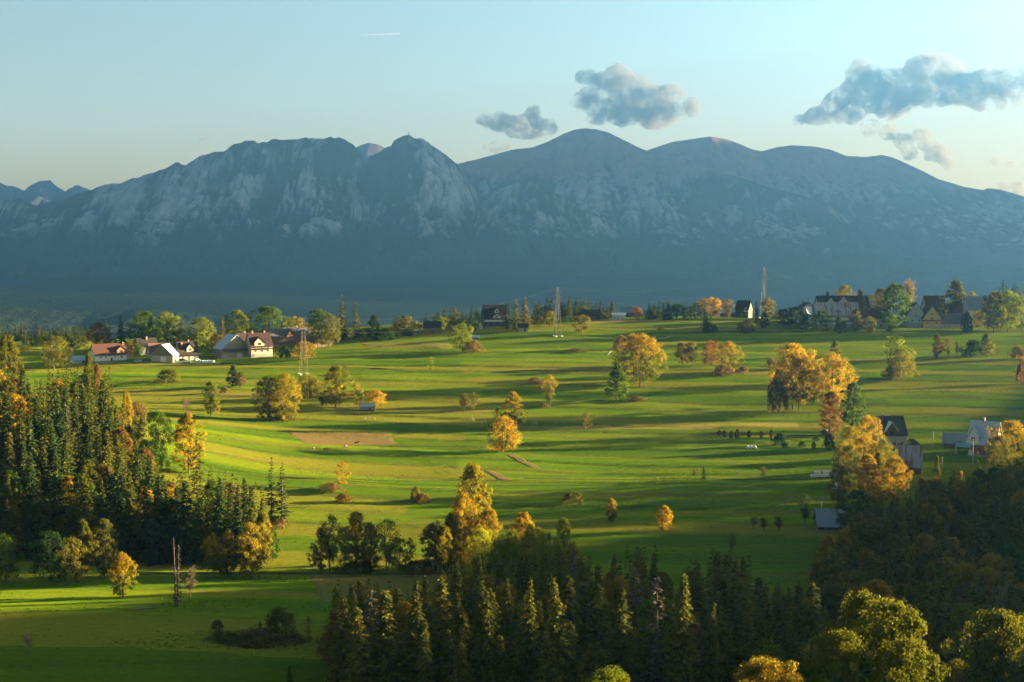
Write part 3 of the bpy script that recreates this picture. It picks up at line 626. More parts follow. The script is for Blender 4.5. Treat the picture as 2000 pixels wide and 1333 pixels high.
 ('round', 138, 1142, 1050, 60, 'olive', 'leafy_tree', 'dim olive round tree right of the broad dark green tree'),
 ('oval', 165, 1125, 1015, 36, 'olive', 'leafy_tree', 'narrow olive tree at the forest edge above the dim round ones'),
 ('oval', 204, 1130, 1014, 58, 'olive', 'leafy_tree', 'large layered olive tree behind the lone yellow and orange tree'),
 ('oval', 368, 925, 806, 54, 'orange', 'leafy_tree', 'tall orange tree on the right rim of the left forest'),
 ('round', 306, 925, 804, 72, 'green', 'leafy_tree', 'rounded green willow on the rim of the left forest'),
 ('oval', 258, 1010, 909, 36, 'orange', 'leafy_tree', 'bright orange crown rising from the dark spruces of the left forest', 450),
 ('oval', 280, 960, 860, 30, 'gold', 'leafy_tree', 'slim gold tree between the green willow and the dark spruces', 470),
 ('oval', 245, 900, 764, 24, 'orange', 'leafy_tree', 'small orange crown top at the rear rim of the left forest', 500),
 ('round', 266, 900, 782, 34, 'brown', 'leafy_tree', 'brown crown behind the rear rim of the left forest', 505),
 ('oval', 14, 860, 652, 54, 'olive', 'leafy_tree', 'tall olive tree at the left picture edge above the spruces', 520),
 ('round', 106, 722, 656, 52, 'olive', 'leafy_tree', 'dome shaped olive tree behind the left forest at the village edge'),
 ('oval', 172, 900, 688, 30, 'olive', 'leafy_tree', 'slim olive tree top in front of the white house with the red roof', 535),
 ('tall', 188, 900, 710, 20, 'rust', 'leafy_tree', 'thin rust crown right of the slim olive tree top', 530),
 ('openspruce', 385, 975, 846, 48, 'spruce', 'spruce_tree', 'ragged spruce right of the tall orange tree at the forest rim'),
 ('openspruce', 531, 1030, 893, 44, 'spruce', 'spruce_tree', 'left of two ragged spruces standing apart right of the forest'),
 ('openspruce', 552, 1030, 902, 48, 'dkspruce', 'spruce_tree', 'right of two ragged spruces standing apart right of the forest'),
 ('bush', 540, 1031, 1010, 50, 'brown', 'bush', 'brown scrub at the foot of the two ragged spruces'),
 # row behind the clearing
 ('thin', 611, 1116, 1060, 26, 'brown', 'leafy_tree', 'thin brown tree at the left end of the row above the clearing'),
 ('open', 646, 1114, 1006, 50, 'olive', 'leafy_tree', 'olive tree with two stems, first large one of the row'),
 ('oval', 697, 1117, 998, 60, 'goldtop', 'leafy_tree', 'tall gold-topped tree in the middle of the row above the clearing'),
 ('open', 757, 1114, 1014, 54, 'ygreen', 'leafy_tree', 'yellow-green open tree at the right of the row above the clearing'),
 ('thin', 801, 1115, 1050, 20, 'rust', 'leafy_tree', 'thin rust tree between the row and the tall golden trees'),
 ('tall', 850, 1117, 1016, 52, 'olive', 'leafy_tree', 'dim olive tree left of the tall golden trees'),
 ('tall', 628, 1116, 1030, 34, 'gold', 'leafy_tree', 'gold tree between the thin brown and the two-stemmed row tree'),
 ('round', 672, 1118, 1030, 46, 'ygreen', 'leafy_tree', 'yellow-green tree left of the tall gold-topped row tree'),
 ('oval', 724, 1117, 1022, 42, 'gold', 'leafy_tree', 'gold tree right of the tall gold-topped row tree'),
 ('round', 780, 1117, 1048, 46, 'ygreen', 'leafy_tree', 'low yellow-green tree at the right end of the row'),
 ('oval', 866, 1120, 1026, 40, 'gold', 'leafy_tree', 'gold tree left below the tallest golden tree'),
 ('round', 940, 1128, 1028, 52, 'lime', 'leafy_tree', 'bright yellow-green tree below the tallest golden tree', 372),
 ('round', 985, 1150, 1042, 50, 'lime', 'leafy_tree', 'bright yellow-green tree left of the small orange top', 352),
 ('oval', 1035, 1150, 1022, 44, 'lime', 'leafy_tree', 'slim yellow-green tree right of the small orange top', 350),
 ('round', 1068, 1160, 1040, 48, 'lime', 'leafy_tree', 'rounded yellow-green tree in the middle of the bright group', 346),
 ('round', 1120, 1170, 1062, 44, 'gold', 'leafy_tree', 'gold tree at the right end of the bright group', 344),
 ('bush', 700, 1118, 1098, 90, 'olive', 'bush', 'undergrowth along the foot of the tree row'),
 ('bush', 820, 1119, 1096, 80, 'brown', 'bush', 'brown undergrowth left of the tall golden trees'),
 ('oval', 923, 1100, 906, 78, 'gold', 'leafy_tree', 'tallest golden tree at the centre, above the lower forest'),
 ('multi', 905, 1108, 962, 64, 'orange', 'leafy_tree', 'bright orange tree against the lower left of the tallest golden tree'),
 ('tall', 955, 1110, 990, 48, 'goldtop', 'leafy_tree', 'olive and gold tree right of the tallest golden tree'),
 ('tall', 882, 1115, 1000, 40, 'olive', 'leafy_tree', 'grey olive tree behind the bright orange central tree'),
 ('oval', 1022, 1150, 1000, 58, 'orange', 'leafy_tree', 'tree with small orange crown top among lower forest, right of centre', 365),
 ('oval', 1000, 1160, 1035, 46, 'lime', 'leafy_tree', 'yellow-green crown left below the small orange top', 360),
 ('oval', 1050, 1160, 1030, 52, 'lime', 'leafy_tree', 'bright yellow-green crown right below the small orange top', 358),
 ('oval', 1102, 1160, 1010, 40, 'lime', 'leafy_tree', 'bright yellow-green pointed crown at the right of its group', 356),
 ('round', 1085, 1180, 1058, 60, 'lime', 'leafy_tree', 'wide yellow-green crown in front of the pointed one', 348),
 ('oval', 975, 1150, 1050, 40, 'rust', 'leafy_tree', 'rusty tree trunk and crown below the olive and gold tree', 362),
 ('bare', 1120, 1180, 1040, 30, 'twig', 'bare_tree', 'grey leafless crown right of the yellow-green group', 355),
 # village and ridge
 ('round', 192, 705, 631, 44, 'rust', 'leafy_tree', 'rust red dense tree behind the white house with the red roof', 830),
 ('farspruce', 208, 705, 624, 22, 'dkspruce', 'spruce_tree', 'dark spruce between the rust red tree and a broad spruce', 850),
 ('farspruce', 237, 705, 617, 36, 'dkspruce', 'spruce_tree', 'broad dark spruce left of the great green tree pair', 830),
 ('round', 282, 700, 608, 66, 'green', 'leafy_tree', 'left of the great green tree pair behind the village roofs', 835),
 ('round', 326, 700, 610, 60, 'ygreen', 'leafy_tree', 'right sunlit one of the great green tree pair behind the roofs', 840),
 ('round', 346, 700, 645, 34, 'green', 'leafy_tree', 'lower green tree at the right of the great pair', 838),
 ('round', 253, 705, 668, 20, 'rust', 'leafy_tree', 'small rust tree right of the white house with red roof', 800),
 ('round', 266, 705, 670, 24, 'green', 'leafy_tree', 'small green tree above the white car', 795),
 ('round', 394, 695, 620, 50, 'ygreen', 'leafy_tree', 'yellow-green tree behind the village, left of a tall larch', 840),
 ('farspruce', 434, 690, 618, 24, 'larch', 'larch_tree', 'tall yellowish larch behind the blue-roofed barn', 850),
 ('round', 420, 690, 652, 20, 'orange', 'leafy_tree', 'small orange tree left of the blue-roofed barn', 820),
 ('round', 463, 680, 606, 46, 'ygreen', 'leafy_tree', 'sunlit yellow-green tree above the blue-roofed barn', 860),
 ('round', 522, 672, 598, 74, 'green', 'leafy_tree', 'broad deep green tree above the maroon-roofed house', 870),
 ('round', 575, 665, 617, 40, 'gold', 'leafy_tree', 'pale gold tree behind the wooden house near the pylon', 880),
 ('round', 620, 682, 603, 40, 'green', 'leafy_tree', 'green tree right of the leftmost pylon, left of a golden one', 835),
 ('round', 642, 682, 612, 42, 'olive', 'leafy_tree', 'golden olive tree beside the tall twin spruces', 832),
 ('farspruce', 671, 672, 576, 38, 'spruce', 'spruce_tree', 'taller of the twin spruces on the ridge', 860),
 ('farspruce', 697, 672, 589, 36, 'spruce', 'spruce_tree', 'shorter right one of the twin spruces on the ridge', 862),
 ('cone', 730, 668, 615, 36, 'dkgreen', 'leafy_tree', 'dark conical tree right of the twin spruces', 858),
 ('bush', 752, 664, 641, 46, 'dkgreen', 'bush', 'dark clipped hedge right of the dark conical tree'),
 ('round', 791, 655, 617, 46, 'olive', 'leafy_tree', 'olive brown round tree left of the dark-roofed hut', 880),
 ('thin', 818, 655, 633, 22, 'gold', 'leafy_tree', 'small gold tree touching the dark-roofed hut', 878),
 ('bush', 796, 656, 644, 24, 'dkgreen', 'bush', 'dark bush below the olive brown round tree'),
 ('round', 594, 712, 667, 41, 'orange', 'leafy_tree', 'round orange tree right behind the leftmost pylon', 775),
 ('bush', 553, 700, 676, 26, 'dkgreen', 'bush', 'dark evergreen shrub left of the round orange tree'),
 ('bush', 570, 700, 682, 18, 'dkgreen', 'bush', 'small dark evergreen shrub nearest the leftmost pylon'),
 ('round', 862, 650, 618, 22, 'ygreen', 'leafy_tree', 'small yellow-green tree right of the dark-roofed hut', 890),
 ('round', 926, 645, 620, 24, 'green', 'leafy_tree', 'green tree at the left wall of the black-roofed house', 885),
 ('farspruce', 1008, 645, 584, 36, 'spruce', 'spruce_tree', 'sunlit spruce right of the black-roofed house', 885),
 ('farspruce', 1026, 645, 579, 40, 'larch', 'larch_tree', 'orange-tinged larch right of the black-roofed house', 880),
 ('farspruce', 992, 645, 590, 34, 'dkspruce', 'spruce_tree', 'dark spruce against the right gable of the black-roofed house', 890),
 ('round', 1073, 640, 606, 28, 'olive', 'leafy_tree', 'round olive tree left of the middle pylon', 900),
 ('round', 1243, 622, 599, 21, 'rust', 'leafy_tree', 'small pinkish orange tree beside the dark ridge house', 960),
 ('round', 1388, 620, 580, 44, 'orange', 'leafy_tree', 'brilliant golden orange tree on the ridge skyline', 950),
 ('farspruce', 1378, 634, 596, 22, 'dkspruce', 'spruce_tree', 'small dark spruce in front of the brilliant golden orange tree'),
 ('round', 1362, 620, 588, 24, 'olive', 'leafy_tree', 'olive tree left of the brilliant golden orange tree', 955),
 ('open', 1420, 620, 584, 34, 'brown', 'leafy_tree', 'pale thin tree right of the brilliant golden orange tree', 960),
 ('farspruce', 1478, 630, 584, 22, 'dkspruce', 'spruce_tree', 'dark slender spruce just left of the right pylon'),
 ('tall', 1500, 622, 580, 24, 'gold', 'leafy_tree', 'pale yellow tree behind the foot of the right pylon', 960),
 ('round', 1322, 620, 592, 30, 'green', 'leafy_tree', 'dome shaped green tree on the ridge, right of dark spruces', 950),
 ('round', 1342, 620, 596, 28, 'ygreen', 'leafy_tree', 'yellow-green round tree on the ridge right of the green dome', 948),
 ('bush', 1386, 650, 629, 36, 'dkgreen', 'bush', 'dark round bush below the brilliant golden orange tree'),
 ('bush', 1458, 650, 626, 38, 'olive', 'bush', 'dark olive round bush below the red-brown trailer'),
 ('oval', 1493, 642, 610, 18, 'dkgreen', 'leafy_tree', 'small dark tree below the right pylon'),
 ('round', 1530, 641, 602, 34, 'dkgreen', 'leafy_tree', 'dark leafy tree at the left end of the right village'),
 ('round', 1553, 641, 598, 40, 'dkgreen', 'leafy_tree', 'dark broad tree left of the white wing with blue roof'),
 ('round', 1605, 640, 606, 36, 'green', 'leafy_tree', 'green tree in front of the rust-streaked metal roof', 865),
 ('oval', 1672, 640, 603, 24, 'olive', 'leafy_tree', 'olive tree at the right end of the rust-streaked metal roof', 868),
 ('round', 1648, 625, 557, 44, 'olive', 'leafy_tree', 'brownish domed tree behind the black roof with two gables', 960),
 ('cone', 1679, 625, 564, 32, 'olive', 'leafy_tree', 'pointed olive tree at the right end of the black roof', 900),
 ('oval', 1745, 640, 551, 58, 'green', 'leafy_tree', 'tall deep green tree in the middle of the right village', 885),
 ('oval', 1718, 635, 562, 34, 'olive', 'leafy_tree', 'olive tree left of the tall deep green village tree', 900),
 ('bare', 1776, 630, 534, 48, 'brown', 'leafy_tree', 'tall sparse pale orange tree behind the tall deep green one', 930),
 ('cone', 1865, 630, 547, 70, 'olive', 'leafy_tree', 'broad pointed linden tree right of the maroon roof', 925),
 ('round', 1898, 625, 570, 24, 'gold', 'leafy_tree', 'small yellow tree right of the broad pointed linden', 940),
 ('round', 1940, 642, 569, 50, 'olive', 'leafy_tree', 'round olive tree right of the pale grey house', 870),
 ('round', 1968, 642, 567, 56, 'ygreen', 'leafy_tree', 'round golden green tree near the right edge of the village', 872),
 ('round', 1995, 640, 585, 40, 'olive', 'leafy_tree', 'olive tree cut by the right edge beside the village', 880),
 ('bush', 1888, 642, 610, 26, 'dkgreen', 'leafy_tree', 'dark rounded shrub right of the grey barn', 872),
 # right-hand farm and forest rim
 ('round', 1700, 900, 812, 62, 'goldtop', 'leafy_tree', 'green and gold tree hiding the left of the black-roofed farmhouse', 505),
 ('round', 1662, 910, 832, 56, 'gold', 'leafy_tree', 'golden tree left of the farmhouse, beside the garden shrubs', 495),
 ('round', 1690, 935, 852, 70, 'goldtop', 'leafy_tree', 'orange-tinted tree in front of the black-roofed farmhouse', 480),
 ('round', 1730, 930, 858, 54, 'gold', 'leafy_tree', 'gold tree left of the rusty tin roof', 478),
 ('oval', 1700, 965, 886, 52, 'orange', 'leafy_tree', 'glowing orange tree at the heart of the right forest rim', 462),
 ('oval', 1752, 965, 888, 58, 'orange', 'leafy_tree', 'glowing orange tree below the rusty tin roof', 460),
 ('oval', 1722, 960, 882, 36, 'gold', 'leafy_tree', 'pointed gold tree between the two glowing orange trees', 466),
 ('round', 1662, 970, 870, 50, 'olive', 'leafy_tree', 'olive tree right of the stacked white bales', 470),
 ('round', 1640, 985, 905, 36, 'olive', 'leafy_tree', 'small olive tree nearest the leaning row of bales', 462),
 ('round', 1680, 1040, 958, 78, 'dkgreen', 'leafy_tree', 'grey green willow pressed against the log barn', 412),
 ('round', 1890, 1000, 938, 90, 'goldtop', 'leafy_tree', 'broad dim tree with rust top in the right forest', 440),
 ('round', 1830, 990, 936, 60, 'olive', 'leafy_tree', 'dim olive crown below the farm lane', 445),
 ('oval', 1882, 950, 920, 16, 'orange', 'leafy_tree', 'tiny orange crown below the wooden house', 470),
 ('oval', 1806, 970, 932, 24, 'rust', 'leafy_tree', 'small orange crown below the rusty tin roof', 455),
 ('round', 1980, 900, 822, 76, 'goldtop', 'leafy_tree', 'large gold-green tree at the right edge beside the wooden house', 505),
 ('round', 1955, 915, 850, 50, 'olive', 'leafy_tree', 'olive tree in front of the right wall of the wooden house', 495),
 ('cone', 1835, 935, 890, 22, 'olive', 'leafy_tree', 'small pointed olive tree below the farm shed', 478),
 ('farspruce', 1790, 935, 862, 26, 'dkspruce', 'spruce_tree', 'small dark spruce beside the rusty tin roof', 540),
 ('bush', 1780, 872, 857, 28, 'dkgreen', 'bush', 'dark shrub between farmhouse and flagpole'),
 ('bush', 1876, 876, 862, 22, 'dkgreen', 'bush', 'dark shrub at the left wall of the wooden house'),
 # near trees at the bottom
 ('near', 1752, 1650, 1172, 150, 'nearmix', 'leafy_tree', 'great green and gold tree in the right foreground', 165),
 ('near', 1692, 1650, 1156, 120, 'nearmix', 'leafy_tree', 'green crown joined to the left of the great foreground tree', 172),
 ('near', 1655, 1650, 1232, 120, 'nearmix', 'leafy_tree', 'lower green crown at the left foot of the great foreground tree', 160),
 ('near', 1775, 1650, 1250, 130, 'nearmix', 'leafy_tree', 'lower green crown at the right foot of the great foreground tree', 158),
 ('near', 1500, 1650, 1287, 130, 'orange', 'leafy_tree', 'bright orange crown cut by the bottom edge', 190),
 ('near', 1195, 1650, 1306, 110, 'ygreen', 'leafy_tree', 'yellow-green crown just showing at the bottom edge', 195),
 ('near', 1975, 1650, 1195, 150, 'nearmix', 'leafy_tree', 'dark gold tree in the bottom right corner', 180),
 ('near', 1885, 1650, 1290, 70, 'gold', 'leafy_tree', 'small gold crown between the foreground tree and the corner tree', 185),
 ('oval', 1815, 1500, 1215, 44, 'rust', 'leafy_tree', 'dim rust crown right behind the great foreground tree', 215),
 ('bare', 1962, 1400, 1090, 90, 'twig', 'bare_tree', 'tall bare grey tree at the right edge above the corner tree', 230),
 ('bare', 1900, 1450, 1190, 70, 'twig', 'bare_tree', 'grey leafless tree left of the tall bare one', 225),
 ('round', 1905, 1250, 1100, 78, 'goldtop', 'leafy_tree', 'broad gold-rimmed dark tree in the right forest', 300),
 ('round', 672, 1420, 1243, 62, 'goldtop', 'leafy_tree', 'gold-edged tree at the lower left corner of the lower forest', 265),
 ('round', 730, 1400, 1228, 62, 'green', 'leafy_tree', 'green leafy tree among the spruces near the bottom', 268),
 ('oval', 1350, 1350, 1240, 40, 'brown', 'leafy_tree', 'brown leafed tree among the dark lower spruces', 270),
 ('oval', 1625, 1230, 1045, 70, 'goldtop', 'leafy_tree', 'rusty-topped tall tree at the left rim of the right forest', 330),
 ('oval', 1650, 1200, 1052, 40, 'rust', 'leafy_tree', 'rust crown beside the rusty-topped tall tree', 340),
 ('oval', 1600, 1230, 1100, 30, 'brown', 'leafy_tree', 'small brown crown left of the rusty-topped tree', 335),
]
for t in TREES:
    kind, px, base, top, w, leaf, name, label = t[:8]
    plant_px(kind, px, base, top, w, leaf, name, label, 'bush' if name == 'bush' else 'tree', None, t[8] if len(t) > 8 else None)

# rows of conifers on the skyline: px, top, width, dist
def row(items, group, fmt):
    n = len(items)
    for i, (px, top, w, d, leaf) in enumerate(items):
        plant_px('farspruce', px, 0, top, w, leaf, 'spruce_tree', fmt, 'tree', group, d)
rr = random.Random(3)
for x0, x1, n, t0, t1, d0, d1, grp, lab in [
    (-20, 70, 16, 630, 656, 880, 960, 'hazy spruces at the far left skyline', 'hazy spruce in the skyline row behind the tall olive tree, far left'),
    (76, 186, 19, 632, 652, 880, 960, 'hazy spruces left of the rust red tree', 'hazy spruce in the skyline row left of the rust red tree'),
    (832, 860, 3, 605, 618, 960, 1000, 'spruces behind the dark-roofed hut', 'slender spruce on the skyline behind the dark-roofed hut'),
    (866, 942, 9, 592, 618, 930, 980, 'spruces left of the black-roofed house', 'slender spruce in the skyline row left of the black-roofed house'),
    (1044, 1080, 5, 576, 598, 930, 970, 'spruces left of the middle pylon', 'slender spruce on the skyline between larch and middle pylon'),
    (1094, 1150, 10, 576, 596, 930, 990, 'spruces right of the middle pylon', 'spruce in the dense skyline group right of the middle pylon'),
    (1155, 1202, 6, 582, 602, 940, 990, 'spruces left of the white ridge building', 'spruce in the loose skyline group left of the white ridge building'),
    (1266, 1312, 7, 583, 596, 940, 980, 'dark spruces in the middle of the ridge', 'dark spruce in the tight ridge group left of the green domed tree'),
    (1945, 2010, 7, 545, 566, 1080, 1150, 'hazy spruces at the far right skyline', 'hazy spruce on the skyline behind the right edge of the village'),
]:
    its = []
    n = int(n * 1.25)
    for i in range(n):
        px = x0 + (x1 - x0) * (i + rr.uniform(.1, .9)) / n
        its.append((px, rr.uniform(t0, t1), rr.uniform(17, 29), rr.uniform(d0, d1), rr.choice(['spruce', 'dkspruce', 'dkspruce'])))
    row(its, grp, lab)
for px, top, d in [(1212, 596, 1000), (418, 632, 900), (1433, 598, 990), (1567, 586, 950), (1578, 584, 955), (1518, 598, 980)]:
    plant_px('farspruce', px, 0, top, 13, 'spruce', 'spruce_tree', {1212: 'single spruce left of the dark ridge house with pink tree', 418: 'small spruce between yellow-green tree and larch behind the village', 1433: 'single spruce right of the pale thin ridge tree',
             1567: 'small left spruce above the cream gable at the right village', 1578: 'small right spruce above the cream gable at the right village', 1518: 'tiny spruce right of the right pylon'}[px], 'tree', None, d)

# fill of the ridge: smaller trees and hedges between the houses
for i, (px, top, w, d, leaf, kind, lab) in enumerate([
    (20, 668, 30, 860, 'dkgreen', 'round', 'dark green tree at the far left village edge'), (48, 676, 26, 850, 'olive', 'round', 'olive tree left of the dome shaped village tree'), (72, 670, 28, 870, 'dkgreen', 'round', 'dark tree behind the dome shaped village tree'), (138, 672, 26, 850, 'dkgreen', 'round', 'dark tree between the domed olive tree and the white shed'), (158, 660, 26, 865, 'olive', 'round', 'dim olive tree left of the rust red tree'),
    (222, 660, 20, 860, 'dkgreen', 'oval', 'dark narrow tree right of the rust red tree'), (362, 660, 30, 845, 'olive', 'round', 'olive tree right of the great green pair'), (374, 652, 22, 860, 'green', 'round', 'green tree left of the yellow-green village tree'), (410, 668, 26, 830, 'green', 'round', 'low green tree beside the wooden pole'), (448, 640, 26, 865, 'olive', 'oval', 'olive tree between larch and sunlit yellow-green tree'),
    (488, 632, 30, 875, 'green', 'round', 'green tree left of the broad deep green tree'), (552, 628, 32, 880, 'olive', 'round', 'olive tree right of the broad deep green tree'), (600, 632, 28, 885, 'gold', 'round', 'gold tree behind the top of the leftmost pylon'), (655, 640, 26, 850, 'dkgreen', 'round', 'dark tree between golden olive tree and twin spruces'), (715, 640, 26, 862, 'dkgreen', 'round', 'dark tree between twin spruces and dark conical tree'), (768, 640, 22, 880, 'gold', 'round', 'pale gold tree left of the olive brown round tree'), (842, 640, 20, 905, 'olive', 'round', 'olive tree behind the dark-roofed hut'),
    (878, 628, 22, 900, 'olive', 'round', 'olive tree in the gap left of the black-roofed house'), (898, 622, 20, 910, 'dkgreen', 'cone', 'dark pointed tree left of the black-roofed house'), (1048, 615, 24, 900, 'olive', 'round', 'olive tree between larch and round olive tree'), (1108, 612, 24, 920, 'dkgreen', 'round', 'dark round tree right of the middle pylon'), (1180, 610, 22, 950, 'olive', 'round', 'olive tree left of the white ridge building'), (1262, 606, 24, 965, 'dkgreen', 'round', 'dark tree right of the small pinkish orange tree'), (1455, 606, 16, 990, 'rust', 'oval', 'small rust tree behind the narrow dark house'),
    (1512, 612, 22, 940, 'olive', 'round', 'olive tree right of the right pylon'), (1575, 612, 24, 870, 'dkgreen', 'round', 'dark tree in front of the light blue wing'), (1640, 618, 24, 860, 'dkgreen', 'round', 'dark tree in front of the rust-streaked farmhouse'), (1698, 618, 24, 862, 'olive', 'round', 'olive bush-like tree at the beige outbuilding'), (1735, 610, 28, 872, 'green', 'oval', 'green tree right of the beige outbuilding'), (1783, 600, 26, 905, 'olive', 'oval', 'olive tree beside the grey-blue gabled house'), (1846, 606, 22, 900, 'olive', 'oval', 'olive tree between yellow house and dark red gable'), (1912, 606, 26, 885, 'olive', 'round', 'olive tree before the pale grey-blue house'), (1925, 590, 30, 910, 'dkgreen', 'round', 'dark tree right of the pale grey-blue house'), (1700, 575, 26, 940, 'olive', 'round', 'olive tree behind the pointed olive tree'), (1615, 570, 24, 965, 'olive', 'cone', 'olive pointed tree behind the black roof with two gables')]):
    plant_px(kind, px, 0, top, w, leaf, 'leafy_tree', lab, 'tree', None, d)

# garden shrubs right of the meadow
for i, (px, base, top, w, leaf, lab) in enumerate([
    (1404, 852, 840, 9, 'dkred', 'leftmost dark red garden shrub of the planted row'), (1415, 855, 841, 10, 'dkgreen', 'dark green garden shrub second in the planted row'),
    (1428, 858, 842, 8, 'dkred', 'dark red garden shrub third in the planted row'), (1440, 858, 838, 10, 'dkred', 'tallest dark red garden shrub above the three white bales'),
    (1463, 856, 840, 8, 'dkred', 'dark red garden shrub above the right white bale'), (1487, 855, 842, 9, 'dkred', 'small dark red garden shrub right of the bales'),
    (1506, 857, 839, 8, 'dkred', 'narrow dark red garden shrub left of the broad dark pine'), (1524, 872, 846, 32, 'dkgreen', 'broad dark garden pine below the narrow red shrub'),
    (1533, 876, 864, 14, 'dkgreen', 'small dark garden shrub under the broad pine'), (1567, 874, 862, 18, 'dkgreen', 'rounded dark garden shrub in the middle of the lawn'),
    (1589, 877, 863, 9, 'dkgreen', 'small pointed garden conifer in the lawn'), (1594, 862, 853, 14, 'dkgreen', 'flat dark garden shrub in front of the tiny shed'), (1620, 877, 848, 28, 'dkgreen', 'dark garden bush at the right end of the lawn')]):
    plant_px('bush' if w > 12 else 'oval', px, base, top, w, leaf, 'garden_shrub', lab, 'bush', 'shrubs planted in the farm garden')

# ------------------------------------------------------------------ the dense forests
rf = np.random.RandomState(11)
def limit(pts): 
    a = np.array(pts, float); return lambda p: float(np.interp(p, a[:, 0], a[:, 1]))
lim_low = limit([(640, 1140), (690, 1118), (730, 1135), (790, 1130), (850, 1120), (880, 1085), (960, 1075), (1130, 1065), (1200, 1070), (1262, 1054), (1300, 1075), (1325, 1150), (1350, 1078), (1390, 1060), (1440, 1066), (1475, 1090), (1495, 1125), (1590, 1125), (1620, 1070), (1640, 1040), (1662, 990), (1700, 965), (1760, 955), (1830, 925), (1880, 915), (1915, 880), (1960, 885), (2000, 880), (2200, 860)])
back_low = limit([(640, 330), (800, 345), (860, 380), (1100, 360), (1140, 330), (1310, 325), (1325, 300), (1345, 325), (1470, 325), (1490, 310), (1600, 315), (1630, 350), (1650, 395), (1700, 425), (1780, 440), (1880, 455), (2000, 470), (2200, 470)])
lim_left = limit([(-80, 640), (0, 668), (25, 672), (50, 735), (75, 742), (95, 715), (130, 705), (170, 700), (190, 712), (213, 716), (230, 770), (250, 800), (275, 850), (300, 895), (335, 925), (350, 905), (380, 900), (405, 905), (440, 905), (480, 925), (505, 935), (530, 1030)])
back_left = limit([(-80, 560), (200, 540), (240, 510), (300, 470), (340, 440), (400, 425), (500, 410), (530, 392)])
cand = []
def fill(n, x0, x1, y0, y1, inside, lim, hmin, hmax, gap):
    pts = []; cell = {}
    for i in range(n):
        x = rf.uniform(x0, x1); y = rf.uniform(y0, y1); px = 1000 + FPX * x / y
        if not inside(px, y): continue
        c = (int(x // gap), int(y // gap)); ok = True
        for a in (-1, 0, 1):
            for b in (-1, 0, 1):
                for (qx, qy) in cell.get((c[0] + a, c[1] + b), ()):
                    if (qx - x) ** 2 + (qy - y) ** 2 < gap * gap: ok = False
        if not ok: continue
        cell.setdefault(c, []).append((x, y)); z = hgt(x, y)
        h = rf.uniform(hmin, hmax)
        hl = uz(px, lim(px) + rf.uniform(-4, 26) + (10 if rf.rand() < .5 else 0))[1] * y - z
        h = min(h, hl)
        if h < 5: continue
        pts.append((x, y, z, h, px))
    return pts
low = fill(20000, -45, 260, 222, 475, lambda p, d: 645 + max(0, (260 - d)) * 0 < p < 2120 and d < back_low(p) and not (p < 700 and d > 320), lim_low, 10, 26, 3.9)
left = fill(14000, -240, -58, 383, 560, lambda p, d: -90 < p < 528 and d < back_left(p), lim_left, 14, 29, 4.0)
NAMEZ = []
def zone(px, d, which):
    if which == 'left':
        if px < 120: return 'spruce at the far left of the left forest', 'spruces of the far left forest'
        if px < 250: return 'spruce of the left forest below the white house', 'spruces in the middle of the left forest'
        if px < 390: return 'spruce of the left forest below the green willow', 'spruces below the willow'
        return 'spruce of the left forest beside the lit meadow', 'spruces at the right of the left forest'
    if px < 860: return 'spruce in the lower forest in front of the small clearing', 'spruces before the clearing'
    if px < 1130: return 'spruce in the lower forest below the golden trees', 'spruces below the golden trees'
    if px < 1330: return 'spruce in the lower forest below the small orange tree', 'spruces in the middle of the lower forest'
    if px < 1490: return 'spruce in the lower forest below the crooked orchard trees', 'spruces below the orchard'
    if px < 1650: return 'spruce in the lower forest below the log barn', 'spruces below the log barn'
    if px < 1820: return 'spruce in the right forest right of the log barn', 'spruces right of the log barn'
    return 'spruce in the right forest below the wooden house', 'spruces below the wooden house'
ZB = {'left': [-200, 120, 250, 390, 600], 'low': [-200, 860, 1130, 1330, 1490, 1650, 1820, 2600]}
def where(px, d, which):
    b = ZB[which]; i = max(k for k in range(len(b) - 1) if px >= b[k]); lo = max(b[i], 0 if which == 'left' else 645); hi = min(b[i + 1], 2000 if which == 'low' else 530)
    t = (px - lo) / (hi - lo); h_ = 'left end' if t < .25 else 'centre left' if t < .5 else 'centre right' if t < .75 else 'right end'
    d0, d1 = ((383, 470) if which == 'left' else (235, 340)); q = (d - d0) / (d1 - d0)
    return h_, 'front' if q < .33 else 'middle' if q < .75 else 'back'
allp = [(p, 'low') for p in low] + [(p, 'left') for p in left]
